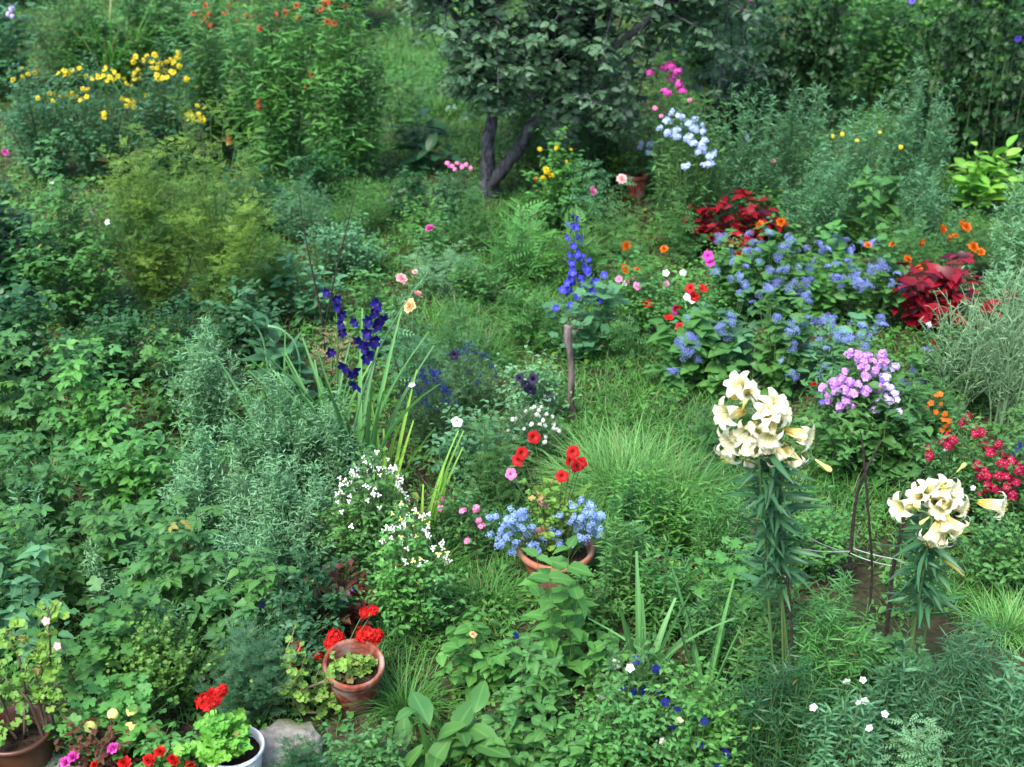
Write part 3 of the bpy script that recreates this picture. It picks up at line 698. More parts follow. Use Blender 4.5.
# ------------------------------------------------------------ shrubs closing the garden behind
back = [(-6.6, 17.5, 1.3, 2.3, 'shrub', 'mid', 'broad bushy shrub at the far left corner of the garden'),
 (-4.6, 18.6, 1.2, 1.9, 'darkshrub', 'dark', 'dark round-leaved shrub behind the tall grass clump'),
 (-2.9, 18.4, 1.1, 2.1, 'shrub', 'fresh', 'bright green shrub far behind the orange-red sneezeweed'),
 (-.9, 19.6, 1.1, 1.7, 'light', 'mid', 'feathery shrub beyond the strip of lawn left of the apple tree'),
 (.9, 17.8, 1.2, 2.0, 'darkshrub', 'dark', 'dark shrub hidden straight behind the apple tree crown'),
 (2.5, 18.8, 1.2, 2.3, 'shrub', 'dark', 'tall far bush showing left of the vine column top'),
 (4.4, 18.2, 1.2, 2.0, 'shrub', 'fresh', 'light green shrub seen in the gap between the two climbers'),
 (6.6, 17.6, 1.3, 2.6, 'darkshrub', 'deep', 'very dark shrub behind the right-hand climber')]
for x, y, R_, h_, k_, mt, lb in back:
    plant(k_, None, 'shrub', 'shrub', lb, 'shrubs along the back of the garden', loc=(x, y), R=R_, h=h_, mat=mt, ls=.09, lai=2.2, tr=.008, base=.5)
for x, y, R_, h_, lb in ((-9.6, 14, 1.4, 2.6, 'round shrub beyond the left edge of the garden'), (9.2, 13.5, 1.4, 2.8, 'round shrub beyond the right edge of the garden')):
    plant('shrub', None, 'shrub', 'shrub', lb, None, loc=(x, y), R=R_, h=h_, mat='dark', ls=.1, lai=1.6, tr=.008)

# ------------------------------------------------------------ the apple tree
tb = gp(490, 196); TY = tb[1]
tree = thing('apple_tree', 'old apple tree with forked grey trunk and drooping grey-green leaves', 'tree', (tb[0], TY, 0))
def rel(px, py, Y): return at(px, py, Y)-np.array([tb[0], TY, 0])
rt = np.random.default_rng(8)
limbs = [([rel(489, 199, TY)-[0, 0, .1], rel(489, 190, TY), rel(488, 168, TY), rel(488, 140, TY+.05), rel(494, 100, TY+.1), rel(492, 60, TY+.05), rel(498, 20, TY), rel(490, -40, TY-.1), rel(480, -110, TY)], [.09, .075, .058, .05, .048, .045, .04, .034, .02]),
         ([rel(489, 186, TY), rel(500, 172, TY-.02), rel(518, 150, TY-.05), rel(530, 130, TY-.1), rel(548, 113, TY-.1), rel(560, 90, TY), rel(590, 40, TY+.2), rel(640, -30, TY+.3)], [.062, .055, .048, .044, .046, .038, .03, .018]),
         ([rel(558, 100, TY), rel(600, 60, TY-.2), rel(660, 10, TY-.4), rel(730, -50, TY-.4)], [.03, .03, .024, .012]),
         ([rel(493, 60, TY), rel(450, 10, TY-.1), rel(400, -40, TY-.2)], [.03, .024, .012])]
g = MB()
for i, (pts, rad) in enumerate(limbs): polytube(g, pts, rad, 12, 0, rt, .13)
link('trunk', g.mesh('trunk', ['bark']), tree)
n = 340; P0 = []; P2 = []
while len(P2) < n:
    px = rt.uniform(385, 765); py = rt.uniform(-200, 135); Y = TY+rt.uniform(-1.0, 1.3)
    lim = np.interp(px, [385, 410, 450, 480, 520, 560, 620, 680, 720, 765], [-10, 25, 62, 108, 95, 95, 138, 80, 100, 75])
    if py > lim+(Y-TY)*8: continue
    if px > 640 and rt.random() < .35: continue
    e = rel(px, py, Y); li, _ = limbs[[3, 0, 1, 2][0 if px < 450 else 1 if px < 500 else 2 if px < 610 else 3]]
    j = rt.integers(1, len(li)) if px < 450 else rt.integers(max(2, len(li)-4), len(li))
    P0.append(li[j]); P2.append(e)
for _ in range(34):
    Yq = TY-rt.uniform(.15, .5); P2.append(rel(rt.uniform(450, 520), rt.uniform(50, 112), Yq)); P0.append(limbs[0][0][5])
for _ in range(20):
    Yq = TY-rt.uniform(.1, .5); P2.append(rel(rt.uniform(545, 640), rt.uniform(85, 135), Yq)); P0.append(limbs[1][0][5])
n = len(P2)
P0 = np.array(P0); P2 = np.array(P2); P1 = (P0+P2)/2+np.stack([rt.normal(0, .08, n), rt.normal(0, .08, n), rt.uniform(.1, .4, n)], -1)
g = MB(); tubes(g, (P0, P1, P2), .011, .004, 6, 4)
S = side(rt, (P0, P1, P2), 6, .35, 1, .32, .4); tubes(g, S, .004, .002, 3, 3)
al = leaf(5, .64, .42, .85, .1, .25)
link('branch', g.mesh('branches', ['bark']), tree)
g = MB(); put_leaves(g, al, rt, S, 9, .1, 1, .08, .15, .3, .7, drop=.15); put_leaves(g, al, rt, (P0, P1, P2), 9, .4, 1, .08, .15, .3, .7, drop=.15)
link('crown', g.mesh('crown', ['apple']), tree)
P = plant
# ============ back, left
P('maple', (-70, -30, 45, 110), 'bush', 'bush', 'greyish green bush in the top left corner', mat='bluepale', fl=[('small_lilac', .07, [(12, 10), (8, 14)])])
P('shrub', (30, -20, 110, 95), 'bush', 'bush', 'mid green bush behind the yellow daisies at the far left', mat='mid')
tuft((55, -25, 155, 98), 'ornamental_grass', 'grass clump', 'tall clump of arching yellow-green grass blades behind the yellow daisies', n=200, w=.02, mat='grass', spread=.7)
P('shrub', (120, -30, 215, 75), 'bush', 'bush', 'fresh green bush right of the arching grass clump', mat='fresh')
G = 'yellow sneezeweed clumps'
P('herb', (-5, 72, 85, 190), 'sneezeweed', 'flowering plant', 'yellow-flowered clump furthest left, with small scattered daisies', G, mat='blue', fl=[('daisy_yellow', .046, [(28, 74), (35, 73), (22, 77), (68, 72), (72, 70), (78, 75), (64, 75), (55, 95), (50, 93), (60, 97), (70, 97), (12, 80)])])
P('herb', (50, 66, 150, 188), 'sneezeweed', 'flowering plant', 'yellow-flowered clump in the middle, flowers in a loose band', G, mat='blue', fl=[('daisy_yellow', .046, [(98, 77), (104, 75), (110, 77), (118, 76), (124, 79), (127, 83), (92, 79), (82, 88), (86, 91), (77, 96), (80, 100), (72, 93), (130, 103), (134, 107), (126, 106), (135, 102), (104, 113), (104, 117), (114, 72), (133, 74), (139, 78), (147, 95), (145, 98)])])
P('herb', (125, 52, 215, 185), 'sneezeweed', 'flowering plant', 'tallest yellow-flowered clump, next to the orange-red sneezeweed', G, mat='blue', fl=[('daisy_yellow', .05, [(147, 56), (152, 61), (157, 68), (160, 64), (166, 62), (170, 60), (176, 58), (161, 72), (166, 71), (172, 73), (174, 71), (162, 78), (187, 114), (193, 117), (199, 115), (196, 120), (203, 120), (197, 106), (187, 78), (143, 60)])])
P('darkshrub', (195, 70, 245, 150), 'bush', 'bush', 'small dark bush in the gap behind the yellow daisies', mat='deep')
G = 'orange-red sneezeweed clumps'
P('helen', (180, 8, 262, 165), 'sneezeweed', 'flowering plant', 'orange-red sneezeweed at the left of the tall clump, beside the yellow daisies', G, mat='mid', fl=[('daisy_rust', .055, [(199, 12), (204, 18), (210, 14), (207, 25), (225, 12), (232, 35), (238, 19), (247, 25), (254, 17), (246, 16), (233, 73), (228, 4), (205, 5)])])
P('helen', (225, -8, 325, 190), 'sneezeweed', 'flowering plant', 'middle orange-red sneezeweed, tallest and densest of the clump', G, fl=[('daisy_rust', .055, [(275, 14), (285, 10), (289, 13), (299, 17), (260, 28), (296, 5), (307, 86), (260, 107), (229, 137), (311, 74)]), ('rust2', .07, [(286, 12)])])
P('helen', (290, -12, 392, 195), 'sneezeweed', 'flowering plant', 'right-hand orange-red sneezeweed reaching towards the lawn strip', G, mat='fresh', fl=[('daisy_rust', .06, [(325, 3), (327, 21), (331, 1), (318, 10), (345, 6)])])
P('hosta', (385, 108, 462, 178), 'leafy_plant', 'leafy plant', 'dark large-leaved plant at the edge of the lawn left of the tree', mat='dark', ls=.2, fl=[])
P('phlox', (425, 168, 488, 240), 'phlox', 'flowering plant', 'low pink phlox on dark leaves left of the apple trunk', mat='blue', fl=[('small_pink', .055, [(447, 163), (452, 166), (457, 163), (462, 167), (455, 169), (471, 168), (466, 164)]), ('small_magenta', .05, [(450, 165), (460, 165)])])
P('fine', (330, 190, 400, 245), 'weed', 'weed', 'fine-leaved weed at the foot of the orange-red sneezeweed', mat='mid')
P('herb', (385, 175, 440, 225), 'weed', 'weed', 'low leafy weed below the dark large-leaved plant', mat='dark', ls=.05)
P('shrub', (495, 40, 565, 165), 'bush', 'bush', 'thin green bush seen through the fork of the apple trunk', mat='mid', lai=1.8)
P('darkshrub', (545, 40, 640, 165), 'bush', 'bush', 'dark bush behind the leaning right limb of the apple tree', mat='dark')
P('shrub', (425, 10, 500, 110), 'bush', 'bush', 'green bush on the far lawn behind the left limb of the apple tree', mat='fresh', ls=.06)
P('herb', (525, 140, 592, 232), 'marigold', 'flowering plant', 'golden marigolds behind and right of the apple trunk', mat='fresh', fl=[('pom_gold', .055, [(546, 170), (551, 176), (543, 179), (547, 174)]), ('daisy_gold', .04, [(557, 146), (567, 162), (540, 149), (556, 148), (571, 149)]), ('pom_orange', .045, [(535, 180)])])
P('light', (565, 155, 620, 235), 'bush', 'bush', 'pale leafy plant between the golden marigolds and the flowerpot', mat='bluepale')
P('phlox', (575, 78, 630, 190), 'phlox', 'flowering plant', 'single magenta phlox beside the apple branch', mat='dark', fl=[('head_magenta', .12, [(599, 91)])])
P('phlox', (640, 60, 700, 222), 'phlox', 'flowering plant', 'tall magenta phlox above the white phlox', mat='dark', lai=.8, fl=[('head_magenta', .09, [(664, 68), (671, 66), (677, 72), (672, 78), (679, 84), (666, 92), (682, 90), (650, 73)]), ('small_pink', .06, [(655, 108), (690, 100), (661, 116)])])
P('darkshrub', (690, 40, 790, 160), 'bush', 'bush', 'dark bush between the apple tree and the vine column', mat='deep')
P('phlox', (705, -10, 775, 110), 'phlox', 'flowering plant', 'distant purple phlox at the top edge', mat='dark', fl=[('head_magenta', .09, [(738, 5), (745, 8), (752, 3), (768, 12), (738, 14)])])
P('vine', (758, -60, 856, 130), 'climber', 'climbing plant', 'dark leafy climber forming a column right of the apple tree', mat='deep', ls=.065, fl=[], lai=3.8)  # dark green climber, leaf colour darkened further to stand for shade of trees
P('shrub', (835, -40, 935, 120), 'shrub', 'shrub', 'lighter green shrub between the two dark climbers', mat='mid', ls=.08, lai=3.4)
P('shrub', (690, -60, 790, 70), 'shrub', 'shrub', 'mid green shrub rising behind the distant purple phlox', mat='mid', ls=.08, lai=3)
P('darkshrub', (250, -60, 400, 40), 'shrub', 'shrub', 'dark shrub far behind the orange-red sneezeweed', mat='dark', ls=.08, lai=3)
P('vine', (905, -80, 1095, 185), 'climber', 'climbing plant', 'very dark bindweed-covered mass in the top right corner', mat='deep', lai=3.6, ls=.065, fl=[('trumpet_violet', .06, [(912, 1), (1018, 39)])])  # shade of the trees over this corner is put into the leaf colour
G = 'tall feathery weeds on the right'
P('weed', (700, 90, 785, 240), 'tall_weed', 'weed', 'wispy grey-green weed just right of the pale phlox', G)
P('weed', (765, 75, 835, 220), 'tall_weed', 'weed', 'wispy weed with one tall spire below the vine column', G)
P('weed', (815, 95, 905, 235), 'tall_weed', 'weed', 'wispy weed behind the broad-leaved plant', G, fl=[('daisy_gold', .035, [(833, 136), (880, 132), (842, 134), (857, 140), (901, 147)])])
P('weed', (875, 78, 955, 225), 'tall_weed', 'weed', 'tallest wispy weed, left of the bright green plant', G)
P('weed', (775, 150, 865, 262), 'tall_weed', 'weed', 'wispy weed between the red-leaved plant and the broad-leaved plant', G)
P('weed', (885, 165, 965, 262), 'tall_weed', 'weed', 'wispy weed just behind the right-hand orange marigolds', G)
P('nettle', (818, 170, 905, 258), 'leafy_plant', 'leafy plant', 'dark broad-leaved plant among the wispy grey weeds', mat='mid', ls=.15)
P('lettuce', (935, 142, 1022, 225), 'leafy_plant', 'leafy plant', 'bright lime green leafy plant at the right edge', ls=.16)
# ============ pot under the tree, pale phlox
P('pelarg', (592, 118, 655, 190), 'trailing_plant', 'plant', 'tall yellow-green trailing plant just left of the small flowerpot', mat='yellowgreen', ls=.045, lai=2, hmin=.3)
P('phlox', (648, 108, 732, 260), 'phlox', 'flowering plant', 'pale blue-white phlox with many flower heads', mat='mid', ls=.07, fl=[('head_paleblue', .075, [(667, 120), (679, 116), (689, 123), (677, 130), (695, 119), (703, 131), (687, 137), (676, 137)]), ('head_paleblue', .075, [(698, 151), (709, 156), (687, 166), (712, 163), (701, 145), (693, 143), (705, 140), (668, 133), (672, 112), (693, 128), (683, 127), (705, 165)])])
P('phlox', (635, 138, 665, 192), 'phlox', 'flowering plant', 'small pale phlox above the small flowerpot', mat='mid', fl=[('small_paleblue', .07, [(642, 143), (650, 145), (649, 152), (640, 148)])])
G = 'pink roses below the tree'
P('light', (600, 208, 645, 262), 'rose_plant', 'rose', 'pink rose with one bloom in front of the small flowerpot', G, mat='mid', fl=[('pom_rosepink', .09, [(622, 179)])], ls=.06)
P('light', (572, 205, 618, 262), 'rose_plant', 'rose', 'paler pink rose low between marigolds and flowerpot', G, mat='mid', fl=[('pom_pink', .07, [(592, 191)])], ls=.06)
P('herb', (735, 170, 790, 240), 'flowering_plant', 'flowering plant', 'thin plant with one lilac and one salmon flower', mat='mid', fl=[('small_lilac', .06, [(747, 138)]), ('pom_rosepink', .05, [(773, 161)])])
P('light', (655, 195, 705, 270), 'bush', 'bush', 'leafy green plant left of the first red-leaved plant', mat='mid', ls=.06)
# ============ red-leaved, ageratum bed
G = 'deep red leafy plants'
P('coleus', (678, 196, 780, 268), 'coleus', 'foliage plant', 'deep red leafy plant beside the pale phlox', G, ls=.11)
P('coleus', (875, 262, 1018, 350), 'coleus', 'foliage plant', 'larger deep red leafy plant near the right edge', G, ls=.12)
G = 'orange marigolds'
P('herb', (742, 215, 800, 262), 'marigold', 'flowering plant', 'two orange marigolds right of the first red-leaved plant', G, mat='mid', fl=[('pom_orange', .07, [(760, 225), (781, 222)])])
P('fine', (868, 222, 945, 290), 'marigold', 'flowering plant', 'low orange marigolds above the larger red-leaved plant', G, mat='mid', fl=[('pom_orange', .075, [(894, 244), (921, 242), (942, 229), (948, 238)]), ('pom_orange', .06, [(907, 259), (919, 268), (868, 245)])])
P('fine', (935, 215, 1000, 285), 'marigold', 'flowering plant', 'tall orange marigolds below the lime green plant', G, mat='mid', fl=[('pom_orange', .075, [(961, 225), (973, 247), (966, 227)]), ('pom_orange', .05, [(981, 252), (955, 236)])])
P('light', (600, 235, 655, 310), 'marigold', 'flowering plant', 'orange marigolds between the blue larkspur and the petunias', G, mat='mid', ls=.05, fl=[('pom_orange', .075, [(626, 246), (625, 269)]), ('pom_orange', .05, [(637, 270), (664, 249)])])
G = 'blue floss flower plants'
AG = [(718,236),(752,243),(769,234),(791,239),(798,251),(828,250),(850,253),(873,244),(882,264),(759,262),(778,257),(824,252),(828,267),(856,276),(880,266),(898,275),(903,289),(785,269),(805,282),(807,296),(775,283),(759,294),(752,303),(722,326),(722,334),(808,326),(784,326),(836,336),(680,341),(694,348),(791,350),(824,366),(808,345),(796,377),(821,400),(833,319),(840,287),(861,289),(745,252),(733,262),(770,272),(788,245),(815,262),(847,262),(838,277),(866,282),(870,272),(790,284),(770,290),(800,290),(795,330),(815,322),(802,320),(842,330),(850,340),(864,345),(730,280),(712,275),(730,320),(852,268),(858,283),(690,336),(684,352),(760,250),(838,243),(676,372),(690,318),(862,325),(880,320),(868,335),(746,288),(820,340),(776,318)]
beds = [((640, 300, 712, 395), 'blue floss flower with large round leaves beside the red petunias', 'mid'), ((690, 232, 762, 330), 'blue floss flower touching the first red-leaved plant', 'mid'),
 ((745, 228, 812, 330), 'blue floss flower at the top centre of the blue bed', 'mid'), ((795, 238, 862, 330), 'blue floss flower behind the bed, below the broad-leaved plant', 'fresh'),
 ((845, 240, 905, 335), 'blue floss flower leaning on the larger red-leaved plant', 'mid'), ((690, 285, 758, 385), 'blue floss flower at the front left of the blue bed', 'bluepale'),
 ((745, 300, 815, 402), 'blue floss flower in front, above the white lilies', 'mid'), ((800, 310, 875, 400), 'blue floss flower behind the lilac phlox', 'bluepale')]
use = {i: [] for i in range(len(beds))}
for a_, b_ in AG:
    use[min(range(len(beds)), key=lambda i: ((a_-(beds[i][0][0]+beds[i][0][2])/2)/35)**2+((b_-(beds[i][0][1]*.75+beds[i][0][3]*.25))/35)**2)].append((a_, b_))
for i, (bx_, lb_, mt_) in enumerate(beds):
    P('heart', bx_, 'floss_flower', 'flowering plant', lb_, G, mat=mt_, ls=.085 if i else .12, fl=[('ageratum', .074, use[i])])
P('heart', (870, 335, 935, 415), 'floss_flower', 'flowering plant', 'violet floss flower right of the lilac phlox', G, mat='mid', fl=[('ageratum_violet', .08, [(907, 386), (916, 391), (924, 398), (911, 371), (927, 351), (900, 383), (918, 383), (929, 388), (912, 397)])])
P('heart', (672, 330, 742, 400), 'leafy_plant', 'leafy plant', 'large heart-shaped leaves at the edge of the grass path', mat='mid', ls=.11, fl=[('lip_red', .04, [])])
G = 'mixed petunias beside the blue bed'
P('petunia', (612, 262, 660, 345), 'petunia', 'flowering plant', 'petunia with pale pink and white blooms next to the larkspur', G, fl=[('trumpet_pink', .05, [(619, 279), (627, 283), (637, 286), (632, 277), (666, 284)]), ('trumpet_white', .05, [(629, 317), (631, 322), (626, 284), (666, 273)])])
P('petunia', (645, 262, 722, 350), 'petunia', 'flowering plant', 'petunia with red, magenta and white blooms', G, fl=[('trumpet_red', .065, [(669, 317), (680, 327), (690, 288), (703, 288), (647, 303), (677, 309), (694, 297)]), ('trumpet_magenta', .06, [(675, 310), (710, 262), (708, 256)]), ('trumpet_white', .05, [(683, 273), (687, 297), (692, 300)])])
P('petunia', (700, 245, 770, 305), 'petunia', 'flowering plant', 'petunia with bright red blooms below the red-leaved plant', G, fl=[('pom_red', .07, [(738, 256), (743, 251), (735, 262)]), ('trumpet_crimson' if 'trumpet_crimson' in FL else 'trumpet_red', .06, [(760, 261), (762, 270)])])
# larkspur
def spike(root, o, key, p0, p1, n, size, r, name='flower'):
    p0 = np.array(p0)-o; p1 = np.array(p1)-o; rs = np.random.default_rng(n)
    for i in range(n):
        f = (i+.5)/n; a = i*2.4; d = np.array([math.cos(a), math.sin(a)-.35, .15]); s_ = size*(1.1-.5*f)
        if rs.random() < .06: continue
        flower(key, root, p0*(1-f)+p1*f+rs.normal(0, .012, 3)+np.array([math.cos(a), math.sin(a), 0])*r*rs.uniform(.6, 1.5)*(1.1-.5*f), d+rs.normal(0, .15, 3), s_, name)
    m = MB(); e0 = p0.copy(); e0[2] = -.02; e0[:2] *= .4
    tubes(m, (e0[None], (p0*.9)[None], p1[None]), .006, .003, 8, 5); link('stem', m.mesh('spike_stem', ['stem']), root)
lk, o, h_, R_ = P('lobe' if 0 else 'maple', (545, 285, 612, 370), 'larkspur', 'flowering plant', 'deep blue larkspur with a tall flower spire beside the wooden stake', mat='bluepale', ls=.09)
Yl = o[1]+.05
spike(lk, o, 'delph', at(577, 300, Yl), at(575, 215, Yl), 44, .06, .035)
spike(lk, o, 'delph', at(590, 300, Yl-.05), at(586, 255, Yl-.05), 12, .055, .03)
for px, py in ((567, 283), (562, 290), (597, 282), (600, 300), (604, 275), (570, 305), (556, 308), (588, 272)):
    flower('delph', lk, at(px, py, Yl-.06)-o, (0, -.8, .4), .05)
# lilac phlox and neighbours
P('herb', (790, 395, 860, 490), 'leafy_plant', 'leafy plant', 'dense leafy plant under the lilac phlox on its left', mat='mid', ls=.07)
P('heart', (850, 405, 925, 500), 'leafy_plant', 'leafy plant', 'round-leaved plant behind the tops of the dark sticks', mat='mid', ls=.075)
P('phlox', (805, 345, 900, 470), 'phlox', 'flowering plant', 'lilac-pink phlox in front of the blue bed', mat='mid', ls=.08, fl=[('small_phlox', .07, [(851,352),(868,356),(882,354),(845,371),(861,366),(877,366),(833,382),(824,387),(851,382),(851,393),(865,391),(879,386),(840,408),(851,410),(875,410),(858,358),(873,361),(865,375),(842,378),(836,391),(847,401),(829,395),(858,384),(885,362)]), ('five_violet', .04, [(822, 402), (882, 380)])])
P('phlox', (872, 360, 925, 475), 'phlox', 'flowering plant', 'paler lilac phlox above the dark sticks', mat='mid', ls=.08, fl=[('small_lilac', .065, [(895, 398), (898, 412), (886, 377), (884, 395), (890, 388), (893, 368), (888, 405), (880, 402), (874, 372)]), ('pom_red', .05, [(814, 385)])])
P('herb', (915, 330, 975, 420), 'weed', 'weed', 'thin leafy weed beside the violet floss flower', mat='mid', ls=.04, fl=[('pom_red', .04, [(933, 343), (937, 348)]), ('small_lilac', .04, [(929, 325)])])
G = 'signet marigolds with tiny orange flowers'
P('fine', (915, 385, 965, 455), 'marigold', 'flowering plant', 'tiny orange marigolds between lilac phlox and crimson verbena', G, mat='mid', fl=[('five_orange', .035, [(940,394),(933,398),(944,419),(946,426),(926,408),(941,404),(945,414),(949,421),(942,430),(937,395),(931,403),(948,431),(936,412)])])
P('fine', (955, 330, 1010, 410), 'marigold', 'flowering plant', 'tiny orange marigolds under the silvery wiry shrub', G, mat='grey', fl=[('five_orange', .04, [(986,343),(974,384),(990,350),(972,380)])])
G = 'crimson verbena plants'
vb = [(967,417),(944,442),(953,440),(930,456),(984,445),(977,466),(981,475),(981,493),(981,433),(963,424),(972,428),(949,446)]
vb2 = [(998,447),(1005,466),(1016,482),(1011,461),(995,489),(1002,456),(1012,494),(990,452),(1019,470),(1000,476),(988,484),(1007,486)]
P('petunia', (922, 415, 990, 530), 'verbena', 'flowering plant', 'crimson verbena behind the second lily cluster', G, mat='mid', fl=[('verbena', .06, vb), ('five_white', .03, [(973, 488), (946, 449)])])
P('petunia', (975, 430, 1045, 540), 'verbena', 'flowering plant', 'crimson verbena at the right edge of the picture', G, mat='mid', fl=[('verbena', .06, vb2), ('five_deepblue', .04, [(1020, 445), (1016, 452)])])
G = 'silvery wiry shrubs on the right'
P('wiry', (925, 300, 1000, 430), 'silvery_shrub', 'shrub', 'silvery wiry shrub below the larger red-leaved plant', G)
P('wiry', (975, 285, 1060, 440), 'silvery_shrub', 'shrub', 'silvery wiry shrub cut by the right edge', G)
P('weed', (985, 175, 1060, 300), 'tall_weed', 'weed', 'pale wispy weed at the right edge below the bright green plant', 'tall feathery weeds on the right', mat='grey')
P('weed', (940, 260, 1040, 350), 'tall_weed', 'weed', 'wispy weed behind the silvery wiry shrub', 'tall feathery weeds on the right', mat='grey')
# ============ middle
P('shrub', (300, 218, 385, 290), 'bush', 'bush', 'light leafy bush between the two bare sticks and the lawn', mat='bluepale', ls=.045)
P('fine', (270, 185, 335, 250), 'bush', 'bush', 'small fine-leaved bush right of the golden conifer', mat='bluepale')
P('light', (398, 245, 478, 305), 'leafy_plant', 'leafy plant', 'pale variegated leafy plant in the middle of the lawn', mat='grey', ls=.06)
P('phlox', (415, 222, 448, 285), 'rose_plant', 'rose', 'single magenta bloom on a low plant in the grass', 'roses in the middle', mat='mid', fl=[('pom_magenta', .075, [(430, 229)])])
P('fern', (480, 212, 560, 290), 'fern', 'fern', 'yellow-green ferny plant in front of the apple trunk', mat='fresh', ls=.22)
P('fern', (545, 215, 600, 285), 'fern', 'fern', 'ferny plant behind the larkspur spire', mat='mid')
P('shrub', (375, 60, 440, 150), 'bush', 'bush', 'loose green bush on the far lawn right of the orange-red sneezeweed', mat='mid', ls=.06, lai=1.8)
P('herb', (285, 150, 350, 215), 'leafy_plant', 'leafy plant', 'leafy plant at the left foot of the orange-red sneezeweed', mat='dark', ls=.06)
P('shrub', (215, 165, 290, 240), 'bush', 'bush', 'low dark bush behind the golden conifer on its right', mat='dark', ls=.05)
P('light', (500, 300, 560, 360), 'leafy_plant', 'leafy plant', 'feathery green plant in the lawn behind the wooden stake', mat='fresh', ls=.06)
P('herb', (395, 205, 450, 262), 'weed', 'weed', 'leafy weed around the single magenta bloom in the grass', mat='mid', ls=.045)
P('weed', (500, 285, 550, 360), 'tall_weed', 'weed', 'low greyish weed in the lawn left of the larkspur', mat='mid')
P('herb', (455, 255, 500, 310), 'weed', 'weed', 'small leafy weed in the lawn right of the pale variegated plant', mat='mid', ls=.04)
P('light', (590, 300, 640, 370), 'leafy_plant', 'leafy plant', 'low leafy plant between the larkspur and the large heart-shaped leaves', mat='mid', ls=.06)
P('fine', (700, 400, 760, 470), 'weed', 'weed', 'fine weed in the path directly behind the tall lily blooms', mat='mid')
P('fine', (440, 200, 500, 262), 'weed', 'weed', 'fine green weed at the foot of the pink phlox', mat='mid')
G = 'roses in the middle'
P('light', (380, 272, 430, 400), 'rose_plant', 'rose', 'tall thin rose with two pale pink and one peach bloom', G, mat='bluepale', ls=.06, lai=1.2, fl=[('pom_rosepink', .085, [(401, 279), (417, 295)]), ('pom_peach', .08, [(410, 306)]), ('pom_rosepink', .04, [(415, 272)])])
P('light', (430, 300, 500, 380), 'leafy_plant', 'leafy plant', 'low leafy plant right of the tall thin rose', mat='mid', ls=.05)
P('herb', (345, 275, 400, 360), 'leafy_plant', 'leafy plant', 'leafy weed behind the gladiolus spike', mat='mid', ls=.05)
P('hosta', (238, 320, 310, 420), 'leafy_plant', 'leafy plant', 'broad blue-green leaves left of the gladiolus', mat='blue', ls=.2, pitch=.6)
P('herb', (270, 255, 345, 330), 'leafy_plant', 'leafy plant', 'broad-leaved green plant behind the bare sticks', mat='bluepale', ls=.09)
P('light', (300, 320, 350, 400), 'dry_weed', 'weed', 'half-dry reddish weed at the foot of the bare sticks', mat='straw', ls=.05, lai=1.)
# gladioli
G = 'gladioli'
gl, o, h_, R_ = tuft((318, 352, 398, 498), 'gladiolus', 'flowering plant', 'gladiolus with a leaning dark blue-violet flower spike', G, n=26, w=.028, mat='sword', kind=SW, spread=.35)
Yg = o[1]-.1
m = MB(); q0, q1, q2 = at(350, 500, Yg)-o, at(352, 385, Yg)-o, at(428, 272, Yg+.1)-o; q0[2] = 0
tubes(m, (q0[None], (at(345, 375, Yg)-o)[None], q2[None]), .008, .003, 12, 5)
for i in range(9):
    f = i/9; p = (at(385, 318, Yg)-o)*(1-f)+(at(428, 272, Yg+.1)-o)*f; a = 1 if i % 2 else -1
    m.one(FL['budgreen'][0], axis_frame((.5+.3*a, -.2, .8), 0, .05-.025*f), p+[.012*a, 0, 0])
link('stem', m.mesh('stem', ['grey']), gl)
for i, (px, py, s_) in enumerate(((378, 304, .07), (374, 312, .06), (370, 321, .065), (376, 325, .06), (369, 333, .07), (373, 341, .07), (366, 347, .07), (366, 357, .075), (347, 366, .08), (352, 371, .075), (357, 384, .075), (380, 318, .07), (362, 340, .08))):
    flower('glad', gl, at(px, py, Yg-.02)-o, (.5*(1 if i % 2 else -1), -.8, .1-.4*(i > 7)), s_)
gl, o, h_, R_ = tuft((298, 375, 360, 480), 'gladiolus', 'flowering plant', 'smaller gladiolus with upright violet-blue spike behind the leaning one', G, n=22, w=.026, mat='sword', kind=SW, spread=.3)
Yg = o[1]
m = MB(); q2 = at(334, 288, Yg)-o; tubes(m, (np.array([[0, 0, 0.]]), (at(342, 340, Yg)-o)[None], q2[None]), .007, .003, 10, 5); link('stem', m.mesh('stem', ['stem']), gl)
for i, (px, py) in enumerate(((328, 292), (336, 299), (339, 307), (341, 315), (342, 324), (341, 332), (356, 322), (330, 352))):
    flower('glad', gl, at(px, py, Yg-.02)-o, (.5*(1 if i % 2 else -1), -.8, .1), .055)
tuft((360, 400, 408, 505), 'sword_leaved_plant', 'leafy plant', 'yellowing sword leaves right of the gladiolus', n=9, w=.022, mat='swordlime', kind=SW, spread=.3)
tuft((405, 470, 440, 560), 'sword_leaved_plant', 'leafy plant', 'bright green upright blades behind the white-flowered plant', n=14, w=.02, mat='swordlime', kind=SW, spread=.25)
tuft((235, 355, 330, 490), 'sword_leaved_plant', 'leafy plant', 'pale sword leaves rising out of the grey-green herb', n=10, w=.022, mat='sword', kind=SW, spread=.45)
